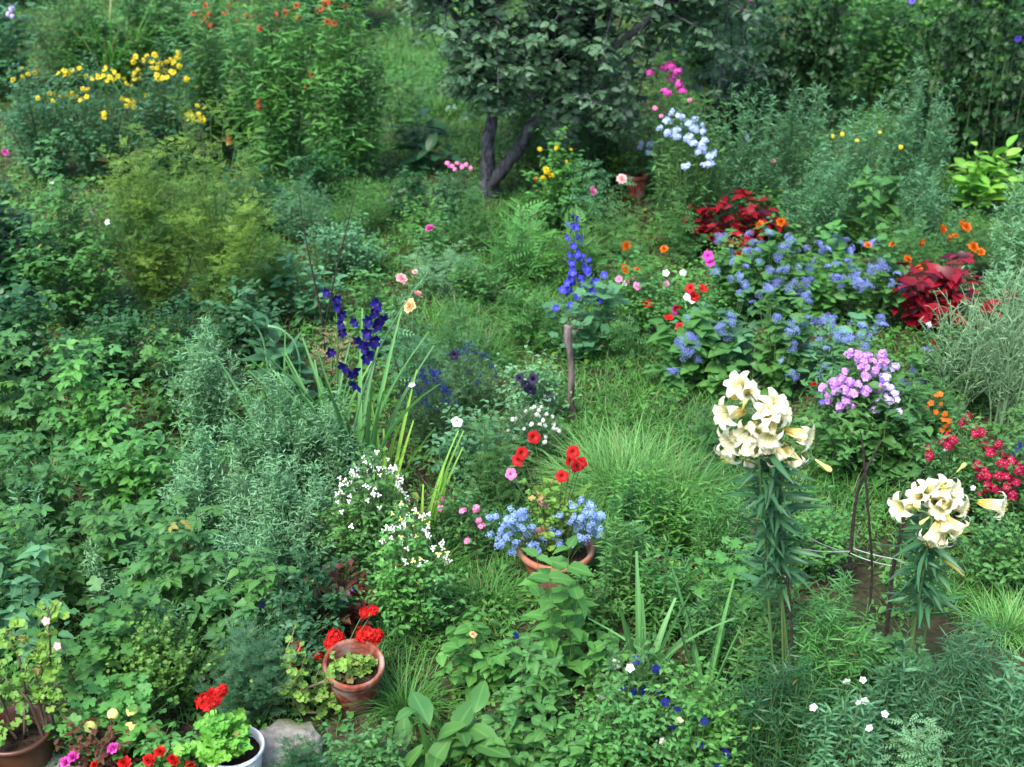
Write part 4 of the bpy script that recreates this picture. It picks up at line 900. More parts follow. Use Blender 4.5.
# lobelia, dark petunias, small bushes of the middle
G = 'blue lobelias in the middle bed'
P('fine', (400, 378, 458, 455), 'lobelia', 'flowering plant', 'dark blue lobelia beside the yellowing sword leaves', G, mat='blue', ls=.03, rf=[('lobdeep', .05, 70)], lai=1.8)
P('fine', (435, 352, 500, 420), 'lobelia', 'flowering plant', 'hazy blue lobelia behind the white petunia', G, mat='bluepale', ls=.03, rf=[('lobdeep', .045, 34)], lai=1.8)
P('petunia', (497, 360, 560, 435), 'petunia', 'flowering plant', 'almost black petunia left of the wooden stake', mat='grey', fl=[('trumpet_black', .06, [(520, 378), (533, 379), (527, 384), (536, 374), (540, 388), (530, 390), (454, 355), (549, 398)]), ('trumpet_violet', .04, [(434, 373)])])
P('petunia', (432, 405, 520, 500), 'petunia', 'flowering plant', 'leafy petunia with a single white bloom', mat='bluepale', ls=.05, fl=[('trumpet_white', .07, [(457, 422)]), ('trumpet_white', .035, [(412, 385)])])
P('light', (455, 420, 520, 520), 'leafy_plant', 'leafy plant', 'green leafy plant behind the flower bowl on its left', mat='mid', ls=.06)
P('fine', (505, 415, 562, 470), 'alyssum', 'flowering plant', 'mound of tiny white flowers behind the red petunias', mat='bluepale', ls=.02, rf=[('small_white', .035, 30)])
P('light', (395, 330, 445, 395), 'leafy_plant', 'leafy plant', 'bluish leafy plant below the tall thin rose', mat='bluepale', ls=.06)
tuft((572, 440, 675, 505), 'grass_tussock', 'grass clump', 'large soft tussock of fine green grass right of the wooden stake', n=2400, w=.004, mat='tuft', spread=1.3, base=.5)
tuft((640, 440, 720, 520), 'grass_tussock', 'grass clump', 'smaller tussock of grass at the edge of the path', n=500, w=.005, mat='grass', spread=1., base=.25)
tuft((385, 535, 470, 590), 'grass_tussock', 'grass clump', 'dark fine grass tussock below the pink snapdragons', n=500, w=.005, mat='grass', spread=1., base=.3)
tuft((450, 570, 530, 615), 'grass_tussock', 'grass clump', 'grass tussock at the lower left of the flower bowl', n=420, w=.005, mat='grass', spread=1., base=.3)
tuft((378, 665, 432, 720), 'grass_tussock', 'grass clump', 'long grass right of the tilted terracotta pot', n=420, w=.004, mat='grass', spread=.9, base=.3)
tuft((970, 595, 1050, 645), 'grass_tussock', 'grass clump', 'bright grass tussock at the right edge', n=600, w=.005, mat='tuft', spread=.9, base=.3)
tuft((395, 85, 480, 120), 'grass_tussock', 'grass clump', 'low bright grass tussock on the far lawn strip', n=500, w=.008, mat='grass', spread=.9, base=.4)
tuft((420, 325, 520, 370), 'grass_tussock', 'grass clump', 'long grass in the middle of the lawn below the pale plant', n=500, w=.006, mat='grass', spread=.9, base=.35)
# ============ left
P('darkshrub', (-80, 150, 60, 330), 'shrub', 'shrub', 'large dark shrub at the left edge below the yellow daisies', mat='dark', ls=.075, lai=3.6, fl=[('small_white', .04, [(52, 183), (45, 163)]), ('pom_magenta', .05, [(5, 152)])])
P('shrub', (20, 155, 120, 335), 'shrub', 'shrub', 'broad green shrub left of the golden conifer', mat='mid', ls=.07, lai=3.6, fl=[('five_white', .04, [(92, 213), (107, 222)])])
P('darkshrub', (-60, 270, 60, 400), 'shrub', 'shrub', 'dark shrub low at the left edge', mat='dark', ls=.065, lai=3.2)
P('shrub', (45, 290, 150, 400), 'shrub', 'shrub', 'dark rose-leaved shrub in front of the golden conifer', mat='dark', ls=.055)
P('conifer', (90, 150, 205, 335), 'conifer', 'shrub', 'lower left shrub of the golden-green conifer pair, spreading towards the dark shrub', hmin=.75, base=.15)
P('conifer', (140, 122, 292, 345), 'conifer', 'shrub', 'taller right shrub of the golden-green conifer pair, brownish inside', hmin=.75, base=.15)
P('shrub', (140, 300, 230, 400), 'shrub', 'shrub', 'small-leaved dark shrub at the foot of the conifer', mat='dark', ls=.04)
P('herb', (205, 270, 285, 370), 'leafy_plant', 'leafy plant', 'round-leaved plant right of the conifer foot', mat='blue', ls=.07)
P('conifer', (235, 235, 300, 320), 'conifer', 'shrub', 'small green conifer shoot at the right of the golden one', mat='box')
G = 'goutweed plants covering the left slope'
ge = [((-50, 350, 60, 470), 'goutweed below the dark shrub at the left edge', 'mid'), ((35, 355, 150, 475), 'bright goutweed patch at the top of the slope', 'fresh'),
 ((-40, 430, 70, 560), 'goutweed half way up the left edge', 'mid'), ((60, 420, 190, 540), 'brightest goutweed, left of the grey-green herb', 'fresh'),
 ((-50, 520, 60, 650), 'darker goutweed above the brown pot', 'mid'), ((130, 340, 205, 430), 'goutweed at the foot of the small-leaved shrub', 'mid'),
 ((40, 495, 170, 620), 'goutweed with large leaves right of the left edge', 'mid')]
for bx_, lb_, mt_ in ge: P('elder', bx_, 'goutweed', 'leafy plant', lb_, G, mat=mt_)
P('elder', (130, 520, 250, 650), 'leafy_plant', 'leafy plant', 'coarse compound-leaved plant below the grey-green herb', mat='mid', ls=.12)
P('maple', (40, 590, 150, 720), 'leafy_plant', 'leafy plant', 'lobed-leaf plant right of the brown pot', mat='mid', ls=.09)
P('nettle', (-40, 560, 60, 680), 'leafy_plant', 'leafy plant', 'pointed-leaf plant behind the brown pot', mat='bluepale', ls=.09)
P('nettle', (205, 560, 300, 675), 'leafy_plant', 'leafy plant', 'nettle-like plant left of the red geraniums', mat='mid', ls=.075, lai=2.2)
P('herb', (255, 600, 320, 690), 'leafy_plant', 'leafy plant', 'fine dark leafy plant close to the red geranium on its left', mat='blue', ls=.04)
P('weed', (85, 545, 150, 640), 'tall_weed', 'weed', 'thin grey weed standing in the compound leaves on the slope', mat='grey', lai=1.1)
P('weed', (0, 470, 60, 570), 'tall_weed', 'weed', 'thin grey weed among the goutweed at the left edge', mat='bluepale', lai=1.1)
P('weed', (120, 600, 190, 680), 'tall_weed', 'weed', 'thin weed directly above the round boxwood', mat='bluepale', lai=1.3)
tuft((120, 575, 190, 650), 'grass_clump', 'grass clump', 'few arching grass blades above the boxwood', n=60, w=.008, mat='tuft', spread=1., base=.4)
tuft((15, 420, 70, 490), 'grass_clump', 'grass clump', 'few arching grass blades in the goutweed at the left', n=60, w=.008, mat='grass', spread=1., base=.4)
G = 'grey-green wormwood plants'
for bx_, lb_ in (((165, 330, 245, 460), 'wormwood standing tallest at the back left of the grey-green mass'), ((225, 385, 330, 520), 'wormwood in front of the pale sword leaves'), ((160, 430, 260, 570), 'wormwood beside the bright goutweed'),
                 ((235, 470, 345, 600), 'wormwood next to the white-flowered plant'), ((195, 530, 290, 640), 'lowest wormwood, above the compound leaves'), ((295, 400, 370, 520), 'wormwood right under the gladiolus spike')):
    P('artemisia', bx_, 'wormwood', 'herb', lb_, G)
# ============ centre front
G = 'white-flowered snapdragon mounds'
P('herb', (330, 468, 415, 600), 'snapdragon', 'flowering plant', 'white-flowered mound right of the grey-green wormwood', G, mat='mid', ls=.04, rf=[('lip_white', .028, 80)])
P('herb', (375, 525, 452, 650), 'snapdragon', 'flowering plant', 'mound with white and pale yellow flowers above the tilted pot', G, mat='fresh', ls=.04, rf=[('lip_white', .028, 45), ('lip_lemon', .03, 22)])
P('petunia', (425, 498, 492, 570), 'snapdragon', 'flowering plant', 'pink snapdragons left of the flower bowl', None, mat='mid', fl=[('small_pink', .05, [(440, 508), (437, 503), (462, 511), (479, 520), (476, 508), (467, 541), (482, 525), (443, 499)])])
P('coleus', (312, 560, 362, 640), 'coleus', 'foliage plant', 'small bronze-leaved plant behind the red geraniums', mat='bronze', ls=.07, fl=[('five_violet', .035, [(350, 590), (341, 600)]), ('five_lilac', .035, [(349, 593), (346, 607)])])
P('herb', (285, 555, 345, 660), 'leafy_plant', 'leafy plant', 'thin dark leafy plant with a tiny violet flower', mat='dark', ls=.05, fl=[('five_violet', .04, [(261, 603)]), ('five_lilac', .04, [(303, 635)])])
P('box', (118, 628, 218, 735), 'boxwood', 'shrub', 'small round boxwood bush above the white pot', ls=.028)
P('fine', (205, 640, 285, 740), 'weed', 'weed', 'dark fine-leaved weed behind the stone', mat='blue', ls=.05)
P('fern', (215, 615, 270, 690), 'weed', 'weed', 'pale grassy-leaved weed beside the boxwood', mat='grey', ls=.1)
P('maple', (68, 675, 150, 770), 'tomatillo', 'plant', 'plant with small yellow round fruits at the lower left', mat='fresh', ls=.075, fl=[('tomatillo', .05, [(90, 728), (113, 714), (130, 728)]), ('tomatillo', .06, [(152, 731), (160, 741), (133, 711)])])
P('petunia', (65, 735, 140, 800), 'begonia', 'flowering plant', 'bronze-leaved begonia with dark pink flowers at the bottom edge', 'begonias along the bottom edge', mat='bronze', ls=.05, fl=[('pom_magenta', .05, [(113, 748), (66, 762), (73, 757)]), ('pom_red', .05, [(124, 763), (95, 765)])])
P('petunia', (130, 740, 200, 800), 'begonia', 'flowering plant', 'green-leaved begonia with red flowers left of the white pot', 'begonias along the bottom edge', mat='fresh', ls=.05, fl=[('pom_red', .05, [(149, 760), (173, 760), (190, 765), (160, 752)])])
P('big' if 0 else 'rosette', (385, 700, 512, 800), 'broad_leaved_plant', 'leafy plant', 'low rosette of long broad leaves at the bottom', mat='mid', ls=.19, lai=1.6)
P('heart', (425, 612, 510, 705), 'leafy_plant', 'leafy plant', 'fresh green rounded leaves with one cream flower', mat='weed', ls=.075, fl=[('pom_peach', .035, [(473, 634)])])
P('nettle', (490, 640, 575, 745), 'leafy_plant', 'leafy plant', 'dark leafy plant below the pointed-leaf stems', mat='mid', ls=.07)
P('nettle', (520, 562, 600, 700), 'pointed_leaf_plant', 'leafy plant', 'tall pointed-leaf plant in front of the flower bowl', 'pointed-leaf plants in front of the bowl', mat='weed', ls=.13, lai=1.3, hmin=.85, dome=.15, br=0, sl=12, opp=True)
P('nettle', (575, 618, 625, 700), 'pointed_leaf_plant', 'leafy plant', 'short pointed-leaf plant right of the tall one', 'pointed-leaf plants in front of the bowl', mat='weed', ls=.12, lai=1.3, br=0, sl=8, opp=True)
G = 'clumps of upright sword leaves'
tuft((618, 585, 672, 690), 'sword_leaved_plant', 'leafy plant', 'broad sword leaves right of the pointed-leaf plants', G, n=12, w=.032, mat='sword', kind=SW, spread=.35)
tuft((680, 605, 735, 715), 'sword_leaved_plant', 'leafy plant', 'fan of bright sword leaves above the blue pansies', G, n=16, w=.026, mat='sword', kind=SW, spread=.5)
G = 'blue pansies at the bottom'
P('petunia', (595, 650, 670, 745), 'pansy', 'flowering plant', 'dark blue pansies below the broad sword leaves', G, mat='mid', fl=[('trumpet_violet' if 0 else 'five_deepblue', .04, [(622, 687), (634, 692), (644, 690), (645, 697), (656, 669), (648, 655), (636, 660), (658, 690), (612, 668), (516, 635)]), ('five_white', .045, [(601, 697), (616, 664), (630, 668)])])
P('petunia', (660, 665, 745, 790), 'pansy', 'flowering plant', 'dark blue pansies at the very bottom', G, mat='fresh', fl=[('five_deepblue', .042, [(677, 709), (704, 721), (726, 753), (700, 744), (718, 765), (665, 702), (672, 728)]), ('five_cream', .035, [(679, 720), (664, 742)])])
P('petunia', (560, 700, 660, 790), 'leafy_plant', 'leafy plant', 'small-leaved green mat at the bottom centre', mat='fresh', ls=.04, fl=[('five_white', .03, [(662, 741)])])
P('heart', (480, 715, 580, 800), 'leafy_plant', 'leafy plant', 'low dark round-leaved plant at the bottom edge', mat='mid', ls=.06)
P('herb', (320, 735, 400, 810), 'weed', 'weed', 'low weeds beside the grey stone', mat='mid', ls=.04)
P('fine', (260, 755, 340, 820), 'weed', 'weed', 'dark fern-like weed below the grey stone', mat='dark')
G = 'slender green willow-leaved plants'
for kd_, bx_, lb_, mt_ in (('plume', (610, 460, 665, 560), 'willow-leaved plant right of the flower bowl', 'fresh'), ('plume', (655, 475, 705, 560), 'willow-leaved plant at the edge of the bare soil', 'weed'), ('aster', (690, 495, 750, 580), 'fine willow-leaved plant left of the first lily', 'fresh'),
                      ('plume', (595, 520, 650, 620), 'willow-leaved plant in front of the grass tussock', 'mid'), ('plume', (640, 540, 695, 640), 'willow-leaved plant behind the fan of sword leaves', 'fresh'), ('lance', (690, 590, 745, 690), 'willow-leaved plant between the sword leaves and the support stick', 'mid')):
    P(kd_, bx_, 'willow_leaved_plant', 'leafy plant', lb_, G, mat=mt_, ls=.055)
P('herb', (560, 585, 615, 650), 'leafy_plant', 'leafy plant', 'small-leaved plant between bowl and sword leaves', mat='fresh', ls=.04)
P('maple', (690, 550, 780, 640), 'leafy_plant', 'leafy plant', 'light green leafy plant at the foot of the first lily', mat='fresh', ls=.07)
P('herb', (780, 500, 850, 590), 'leafy_plant', 'leafy plant', 'low fresh green plant between the two lilies', mat='fresh', ls=.04)
P('heart', (655, 560, 700, 620), 'leafy_plant', 'leafy plant', 'yellowish seedling on the path', mat='lime', ls=.04, lai=.8)
G = 'asters not yet in flower at the lower right'
for kd_, bx_, lb_, mt_, q_ in (('plume', (730, 575, 800, 730), 'aster around the foot of the single dark support stick', 'mid', {}), ('aster', (790, 590, 860, 740), 'fine-leaved aster just below the four dark sticks', 'fresh', {}), ('plume', (850, 640, 930, 770), 'aster in front of the second lily', 'blue', {}),
                      ('aster', (915, 640, 1000, 780), 'dark fine-leaved aster near the lower right corner', 'blue', {}), ('plume', (975, 660, 1060, 800), 'aster filling the very corner at lower right', 'bluepale', {}), ('aster', (735, 665, 815, 800), 'dark aster at the bottom, right of the pansies', 'dark', {}), ('plume', (800, 690, 880, 810), 'aster with tiny white flowers at the bottom', 'bluepale', {}), ('light', (870, 715, 940, 810), 'aster shoots at the bottom edge, paler than the rest', 'grey', dict(ls=.06))):
    P(kd_, bx_, 'aster', 'herb', lb_, G, mat=mt_, rf=[('five_white', .03, 7)] if 'white' in lb_ else None, **q_)
P('maple', (830, 640, 920, 700), 'leafy_plant', 'leafy plant', 'lobed green leaves on the bare soil below the sticks', mat='mid', ls=.07)
P('herb', (960, 520, 1045, 600), 'leafy_plant', 'leafy plant', 'low green plant right of the second lily', mat='mid', ls=.04)
for x, y, R_, h_, mt_, lb in ((3.7, 14.6, .9, 1.5, 'fresh', 'leafy green bush in the gap just right of the vine column'), (5.0, 15.2, .9, 1.7, 'fresh', 'lighter bush left of the dark bindweed-covered mass'), (-3.6, 14.2, .9, 1.3, 'mid', 'leafy bush behind the arching grass clump'), (2.2, 14.0, .8, 1.3, 'dark', 'dark leafy bush behind the white phlox and the apple branches')):
    P('shrub', None, 'bush', 'bush', lb, loc=(x, y), R=R_, h=h_, mat=mt_, ls=.075, lai=3, tr=.006)
# leafy things just outside the frame
for x, y, R_, h_, mt_, lb in ((-2.55, 5.2, .5, .5, 'mid', 'green bush just outside the left edge, low on the slope'), (3.0, 6.3, .5, .6, 'mid', 'green bush just outside the right edge beside the verbena'), (3.9, 8.6, .6, .8, 'grey', 'grey bush just outside the right edge beyond the silvery shrub'), (-4.3, 8.8, .6, .8, 'dark', 'dark bush outside the left edge beyond the big dark shrub')):
    P('herb', None, 'bush', 'bush', lb, loc=(x, y), R=R_, h=h_, mat=mt_)
# ------------------------------------------------------------ lilies
NO = np.array([0, -1, 0.])
def lily(label, base, topx, topy, blooms, buds, leafy, seed):
    rl = np.random.default_rng(seed); b = gp(*base); Yb = b[1]
    root = thing('lily', label, 'lily', tuple(b), 'white trumpet lilies'); o = b
    st = MB(); fo = MB()
    tops = []
    for i, (tx, ty) in enumerate(zip(topx, topy)):
        e = at(tx, ty, Yb+rl.uniform(-.06, .08))-o; s0 = np.array([rl.normal(0, .02), rl.normal(0, .02), -.02])
        P_ = (s0[None], (s0*.5+e*.5+[rl.normal(0, .02), 0, .05])[None], e[None]); tops.append(e)
        tubes(st, P_, .0055, .0045, 12, 6)
        put_leaves(fo, leaf(5, .15, .4, .8, .2, .4), rl, P_, int(leafy*1.5), .5, .9, .095, .3, -.45, 1., drop=.12)
    for px, py, dx, dy, sz, dY in blooms:
        a = nrm(np.array([dx*1.0, -.55, dy*1.0]))
        mth_ = at(px, py, Yb+dY)-o; bs = mth_-a*sz*.8
        flower('lily', root, mth_, a, sz*1.03*rl.uniform(.9, 1.1), roll=rl.random()*6)
        t = min(tops, key=lambda q: np.linalg.norm(q-bs)); j = t-[0, 0, rl.uniform(0, .06)]
        tubes(st, (j[None], ((j+bs)/2+[0, 0, .03])[None], (bs+a*.01)[None]), .0035, .003, 5, 5)
    for px, py, dx, dy, sz in buds:
        a = nrm(np.array([dx, -.3, dy])); p = at(px, py, Yb-.03)-o
        flower('bud', root, p, a, sz, 'bud')
        t = min(tops, key=lambda q: np.linalg.norm(q-p)); bs = p-a*sz*.45
        tubes(st, (t[None], ((t+bs)/2+[0, 0, .03])[None], bs[None]), .003, .003, 4, 5)
    link('stem', st.mesh('stem', ['stem']), root); link('foliage', fo.mesh('foliage', ['lilyleaf']), root)
lily('tall lily cluster with about ten creamy white trumpets beside the blue bed', (792, 735), (757, 772, 766, 781), (430, 425, 415, 440),
     [(737, 384, -.5, .6, .125, 0), (750, 390, .5, .6, .105, .04), (722, 415, -.9, .15, .12, -.02), (727, 443, -.8, -.3, .12, 0), (726, 458, -.6, -.7, .11, .03), (746, 456, -.1, -.9, .1, -.06),
      (775, 404, .3, .5, .125, -.05), (767, 412, -.1, .5, .12, -.08), (768, 440, -.2, -.2, .13, -.1), (786, 412, .9, .5, .11, .02), (783, 461, .5, -.6, .125, -.05), (764, 455, .1, -.8, .11, -.03), (810, 438, .8, .0, .12, -.02), (744, 436, -.4, -.1, .11, -.05), (757, 436, -.2, .3, .115, -.04), (797, 467, .5, -.7, .115, .0), (752, 468, -.1, -.9, .11, .02)],
     [(823, 465, .8, -.5, .08), (771, 488, .3, -.9, .07), (744, 405, .1, .9, .06)], 44, 3)
lily('shorter lily cluster at the right with a separate bloom leaning over the verbena', (905, 712), (925, 938, 932), (500, 495, 520),
     [(897, 508, -.9, .1, .125, 0), (928, 488, -.1, .9, .115, .02), (945, 487, .3, .8, .12, .0), (957, 494, .6, .4, .125, -.03), (935, 505, -.2, .2, .1, .05), (929, 543, -.5, -.7, .125, -.07), (948, 532, .1, -.6, .12, -.06), (962, 532, .7, -.4, .125, -.04), (1004, 507, .9, .1, .12, 0), (938, 512, -.5, -.1, .1, -.05), (916, 495, -.7, .5, .11, .03), (966, 508, .8, .1, .115, .02), (938, 545, -.2, -.8, .115, -.04)],
     [(917, 508, -.3, .5, .07), (925, 520, -.5, -.2, .06), (961, 468, .4, .9, .06)], 36, 4)

# ------------------------------------------------------------ sticks, stake, string
def stick(name, label, cat, pts, rad, mat='stick', group=None, sides=8, twigs=0, seed=1, bump=.1):
    rad = [q*(.72 if mat == 'stick' else .85) for q in rad]
    rs = np.random.default_rng(seed); p = [np.array(q, float) for q in pts]; o = np.array([p[0][0], p[0][1], 0])
    m = MB(); polytube(m, [q-o for q in p], rad, sides, 0, rs, bump)
    for i in range(twigs):
        k = rs.integers(1, len(p)-1); d = rs.normal(0, .1, 3); d[2] = abs(d[2])+.04
        polytube(m, [p[k]-o, p[k]-o+d*.5+[0, 0, .01], p[k]-o+d], [.0035, .003, .0015], 4, 0, rs, .1)
    ob = link(name, m.mesh(name, [mat]), None, tuple(o)); return tag(ob, label, cat, group)
def vert(px0, py0, mids, sink=.08):
    b = gp(px0, py0); out = [b-[0, 0, sink], b]
    for i, (x, y, dy) in enumerate(mids): out.append(at(x, y, b[1]+dy))
    return out
s_ = vert(573, 425, [(571, 400, 0), (571, 365, .01), (568, 340, 0), (568, 325, 0)])
ob = stick('stake', 'short peeled wooden stake with a frayed top standing in the grass', 'stake', s_, [.024, .023, .026, .021, .026, .028], 'stake', twigs=2, seed=3, bump=.12)
G = 'crooked dark sticks between the lilies'
stick('stick', 'crooked dark stick furthest left, reaching into the lilac phlox', 'stick', vert(848, 600, [(850, 560, 0), (856, 500, .02), (866, 470, .0), (882, 440, .03)]), [.012, .012, .012, .01, .009, .004], group=G, twigs=2, seed=4)
stick('stick', 'thin dark stick in the middle of the group, bowed at its foot', 'stick', vert(861, 650, [(869, 610, .0), (872, 570, .02), (869, 520, .0), (863, 450, .03), (860, 430, .03)]), [.009, .009, .009, .008, .007, .006, .003], group=G, twigs=1, seed=5)
stick('stick', 'stout dark stick ending beneath the second lily cluster', 'stick', vert(884, 660, [(889, 610, 0), (893, 570, .02), (900, 535, .0), (904, 500, .02)]), [.013, .013, .013, .012, .011, .008], group=G, twigs=2, seed=6)
stick('stick', 'straight dark stick supporting the first lily', 'stick', vert(795, 745, [(793, 690, 0), (792, 640, 0), (788, 585, .0), (787, 572, 0)]), [.009, .009, .009, .008, .008, .006], group='lily supports', twigs=2, seed=7)
G = 'bare sticks behind the gladioli'
stick('stick', 'bare dark stick leaning left behind the gladioli', 'stick', vert(326, 372, [(322, 320, 0), (312, 270, 0), (303, 225, .02), (299, 190, .03)]), [.009, .009, .008, .007, .005, .003], group=G, twigs=3, seed=8)
stick('stick', 'bare dark stick leaning right behind the gladioli', 'stick', vert(322, 345, [(330, 300, 0), (341, 250, 0), (350, 215, .02), (355, 195, .0)]), [.009, .009, .008, .006, .004, .003], group=G, twigs=3, seed=9)
stick('stick', 'thin bare shoot rising in front of the golden conifer', 'stick', vert(176, 330, [(184, 290, 0), (190, 262, 0), (195, 240, 0)]), [.006, .006, .005, .004, .002], group=None, twigs=2, seed=10)
sc_ = [at(865, 540, 5.35), at(815, 548, 5.15)]
m = MB(); Ys = 5.0
pA, pB, pC = at(893, 566, 4.95), at(848, 552, 5.38), at(800, 532, 4.9)
for a, b, sg in ((pA, pB, .02), (pB, pC, .03), (at(901, 560, 4.93), at(852, 548, 5.38), .015), (at(852, 551, 5.38), at(803, 549, 4.9), .02)):
    tubes(m, (a[None], ((a+b)/2-[0, 0, sg])[None], b[None]), .0028, .0028, 8, 5)
tag(link('garden_string', m.mesh('string', ['rope'])), 'pale garden string tied from the dark sticks to the first lily', 'string')
# seed head with hooked stems
m = MB(); b0 = gp(285, 410)
for x0, pts in ((270, [(270, 380), (263, 340), (252, 322), (243, 316)]), (300, [(300, 375), (296, 345), (282, 330), (268, 326)])):
    polytube(m, [b0*[1, 1, 0]+[(x0-285)*.003, 0, -.03]]+[at(x, y, b0[1]) for x, y in pts], [.007, .007, .006, .006, .009], 6, 0)
tag(link('hooked_stems', m.mesh('hooked_stems', ['grey'])), 'two pale hooked leek stems left of the gladioli', 'plant stem')

# ------------------------------------------------------------ pots
def lathe(prof, k=40, cap=True):
    V = []; F_ = []; n = len(prof)
    for r, z in prof:
        for i in range(k): V.append((r*math.cos(2*pi*i/k), r*math.sin(2*pi*i/k), z))
    for j in range(n-1):
        for i in range(k): F_.append((j*k+i, j*k+(i+1) % k, (j+1)*k+(i+1) % k, (j+1)*k+i))
    if cap: F_.append(tuple(range(k))[::-1])
    return T(V, F_)
def pot(parent, r, h, mat, rim=.1, taper=.7, wall=.012, soil=True, sz=.82, flat=False):
    m = MB(); rh = h*rim*1.6
    m.one(lathe([(r*taper, 0), (r*(taper*.98+.02), .004), (r*.94, h-rh), (r*.94, h-rh+.001)]), mi=0); 
    b = link('pot_body', m.mesh('pot_body', [mat]), parent)
    m = MB(); m.one(lathe([(r*.93, h-rh-.002), (r*1.0, h-rh), (r*1.02, h-rh*.5), (r*1.0, h-.004), (r*.985, h), (r-wall*1.1, h), (r-wall*1.4, h-.006), (r*.90-wall, h-rh), (r*(taper+.1)-wall, h*.3), (.004, h*.28)], cap=False), mi=0)
    link('rim', m.mesh('rim', [mat]), parent)
    if soil:
        rs = np.random.default_rng(int(r*1000)); V = [(0, 0, h*sz+.01)]; k = 24; F_ = []
        for j in range(1, 6):
            for i in range(k):
                rr = (r*.95-wall)*j/5; V.append((rr*math.cos(2*pi*i/k), rr*math.sin(2*pi*i/k), h*sz+rs.normal(0, .004)*(j < 5)))
        F_ = [(0, 1+i, 1+(i+1) % k) for i in range(k)]+[(1+j*k+i, 1+(j+1)*k+i, 1+(j+1)*k+(i+1) % k, 1+j*k+(i+1) % k) for j in range(4) for i in range(k)]
        m = MB(); m.one(T(V, F_)); link('soil', m.mesh('soil', ['soil']), parent)
def in_pot(parent, kind, R, h, z, seed, mat=None, n=8, leaf_k='pelarg', ls=.05, lpm=8, stem='wood', spots=None, off=(0, 0), br=3, tr=.004, lean=(0, 0), lb=4):
    rp = np.random.default_rng(seed); Pm = main_stems(rp, n, R, R, h, .25, .6, .4, .35)
    Pm[0][:, 2] = -.03
    for i, p in enumerate(Pm): p += np.array([off[0]+lean[0]*i/2, off[1]+lean[1]*i/2, z])
    st = MB(); fo = MB(); tubes(st, Pm, tr, tr*.6, 6, 5)
    tp = LEAF[leaf_k][0]
    put_leaves(fo, tp, rp, Pm, lpm, .35, 1, ls, .5, .2, .4)
    if br:
        B = side(rp, Pm, br, .4, 1, h*.35, .7); tubes(st, B, tr*.6, tr*.4, 3, 4); put_leaves(fo, tp, rp, B, lb, .3, 1, ls, .5, .2, .4)
    for key, size, p, d in (spots or []):
        p = np.array(p, float); b = np.array([off[0], off[1], z-.02]); e = p
        tubes(st, (b[None], (b*.4+e*.6+[0, 0, .02])[None], e[None]), .003, .002, 6, 5)
        flower(key, parent, e, d, size)
    link('stem', st.mesh('stem', [stem]), parent); link('foliage', fo.mesh('foliage', [mat or 'yellowgreen']), parent)

# small pot beneath the tree
b = gp(636, 196); t = thing('potted_plant', 'small terracotta pot with a bushy plant under the apple tree', 'potted plant', tuple(b))
pot(t, .092, .19, 'terracotta', .12); in_pot(t, '', .1, .14, .16, 1, 'mid', 8, 'round', .03, 8)
# flower bowl
z_ = .2; c = gp(556, 546, z_); Rb = 38*math.hypot(c[1], CAM_H-z_)/F
t = thing('flower_bowl', 'wide terracotta bowl of red and pink petunias with pale blue lobelia', 'potted plant', (c[0], c[1], 0))
pot(t, Rb, z_, 'terracotta_pale', .1, .6, .014); o = np.array([c[0], c[1], 0])
rb = np.random.default_rng(12)
sp = []
for key, s_, l in (('trumpet_red', .06, [(534, 437), (522, 453), (518, 460), (576, 466), (581, 463), (573, 452), (562, 476), (571, 461)]), ('trumpet_pink', .055, [(511, 474), (545, 501), (568, 505)])):
    for px, py in l: sp.append((key, s_, at(px, py, c[1]+rb.uniform(-.06, .08))-o, (rb.normal(0, .3), -.8, .5)))
in_pot(t, '', .15, .4, z_*.8, 3, 'yellowgreen', 16, 'pelarg', .036, 10, 'stem', sp, br=4)
st = MB(); fo = MB(); pts = []
for cx_, cy_, n_, w_ in ((515, 522, 34, 22), (590, 516, 30, 14), (560, 518, 6, 14), (508, 538, 22, 14), (530, 545, 12, 12), (596, 530, 8, 6), (556, 540, 14, 18), (580, 535, 10, 10)):
    for i in range(n_):
        px, py = rb.normal(cx_, w_*.55), rb.normal(cy_, 7); 
        pts.append(at(px, py, c[1]+rb.uniform(-.14, .02)-abs(px-556)*.0004)-o)
E = np.array(pts); B0 = np.stack([E[:, 0]*.35, E[:, 1]*.4, np.full(len(E), z_*.85)], -1)
tubes(st, (B0, (B0+E)/2+[0, 0, .03], E), .0015, .001, 4, 3); put_leaves(fo, LEAF['narrow'][0], rb, (B0, (B0+E)/2+[0, 0, .03], E), 16, .2, 1, .022, .5, .2, .6)
lb = link('lobelia', fo.mesh('lobelia', ['fresh']), t); link('stem', st.mesh('stem', ['stem']), lb)
for p in pts: flower('lobcluster', lb, p, (rb.normal(0, .3), -.5, .8), .052)

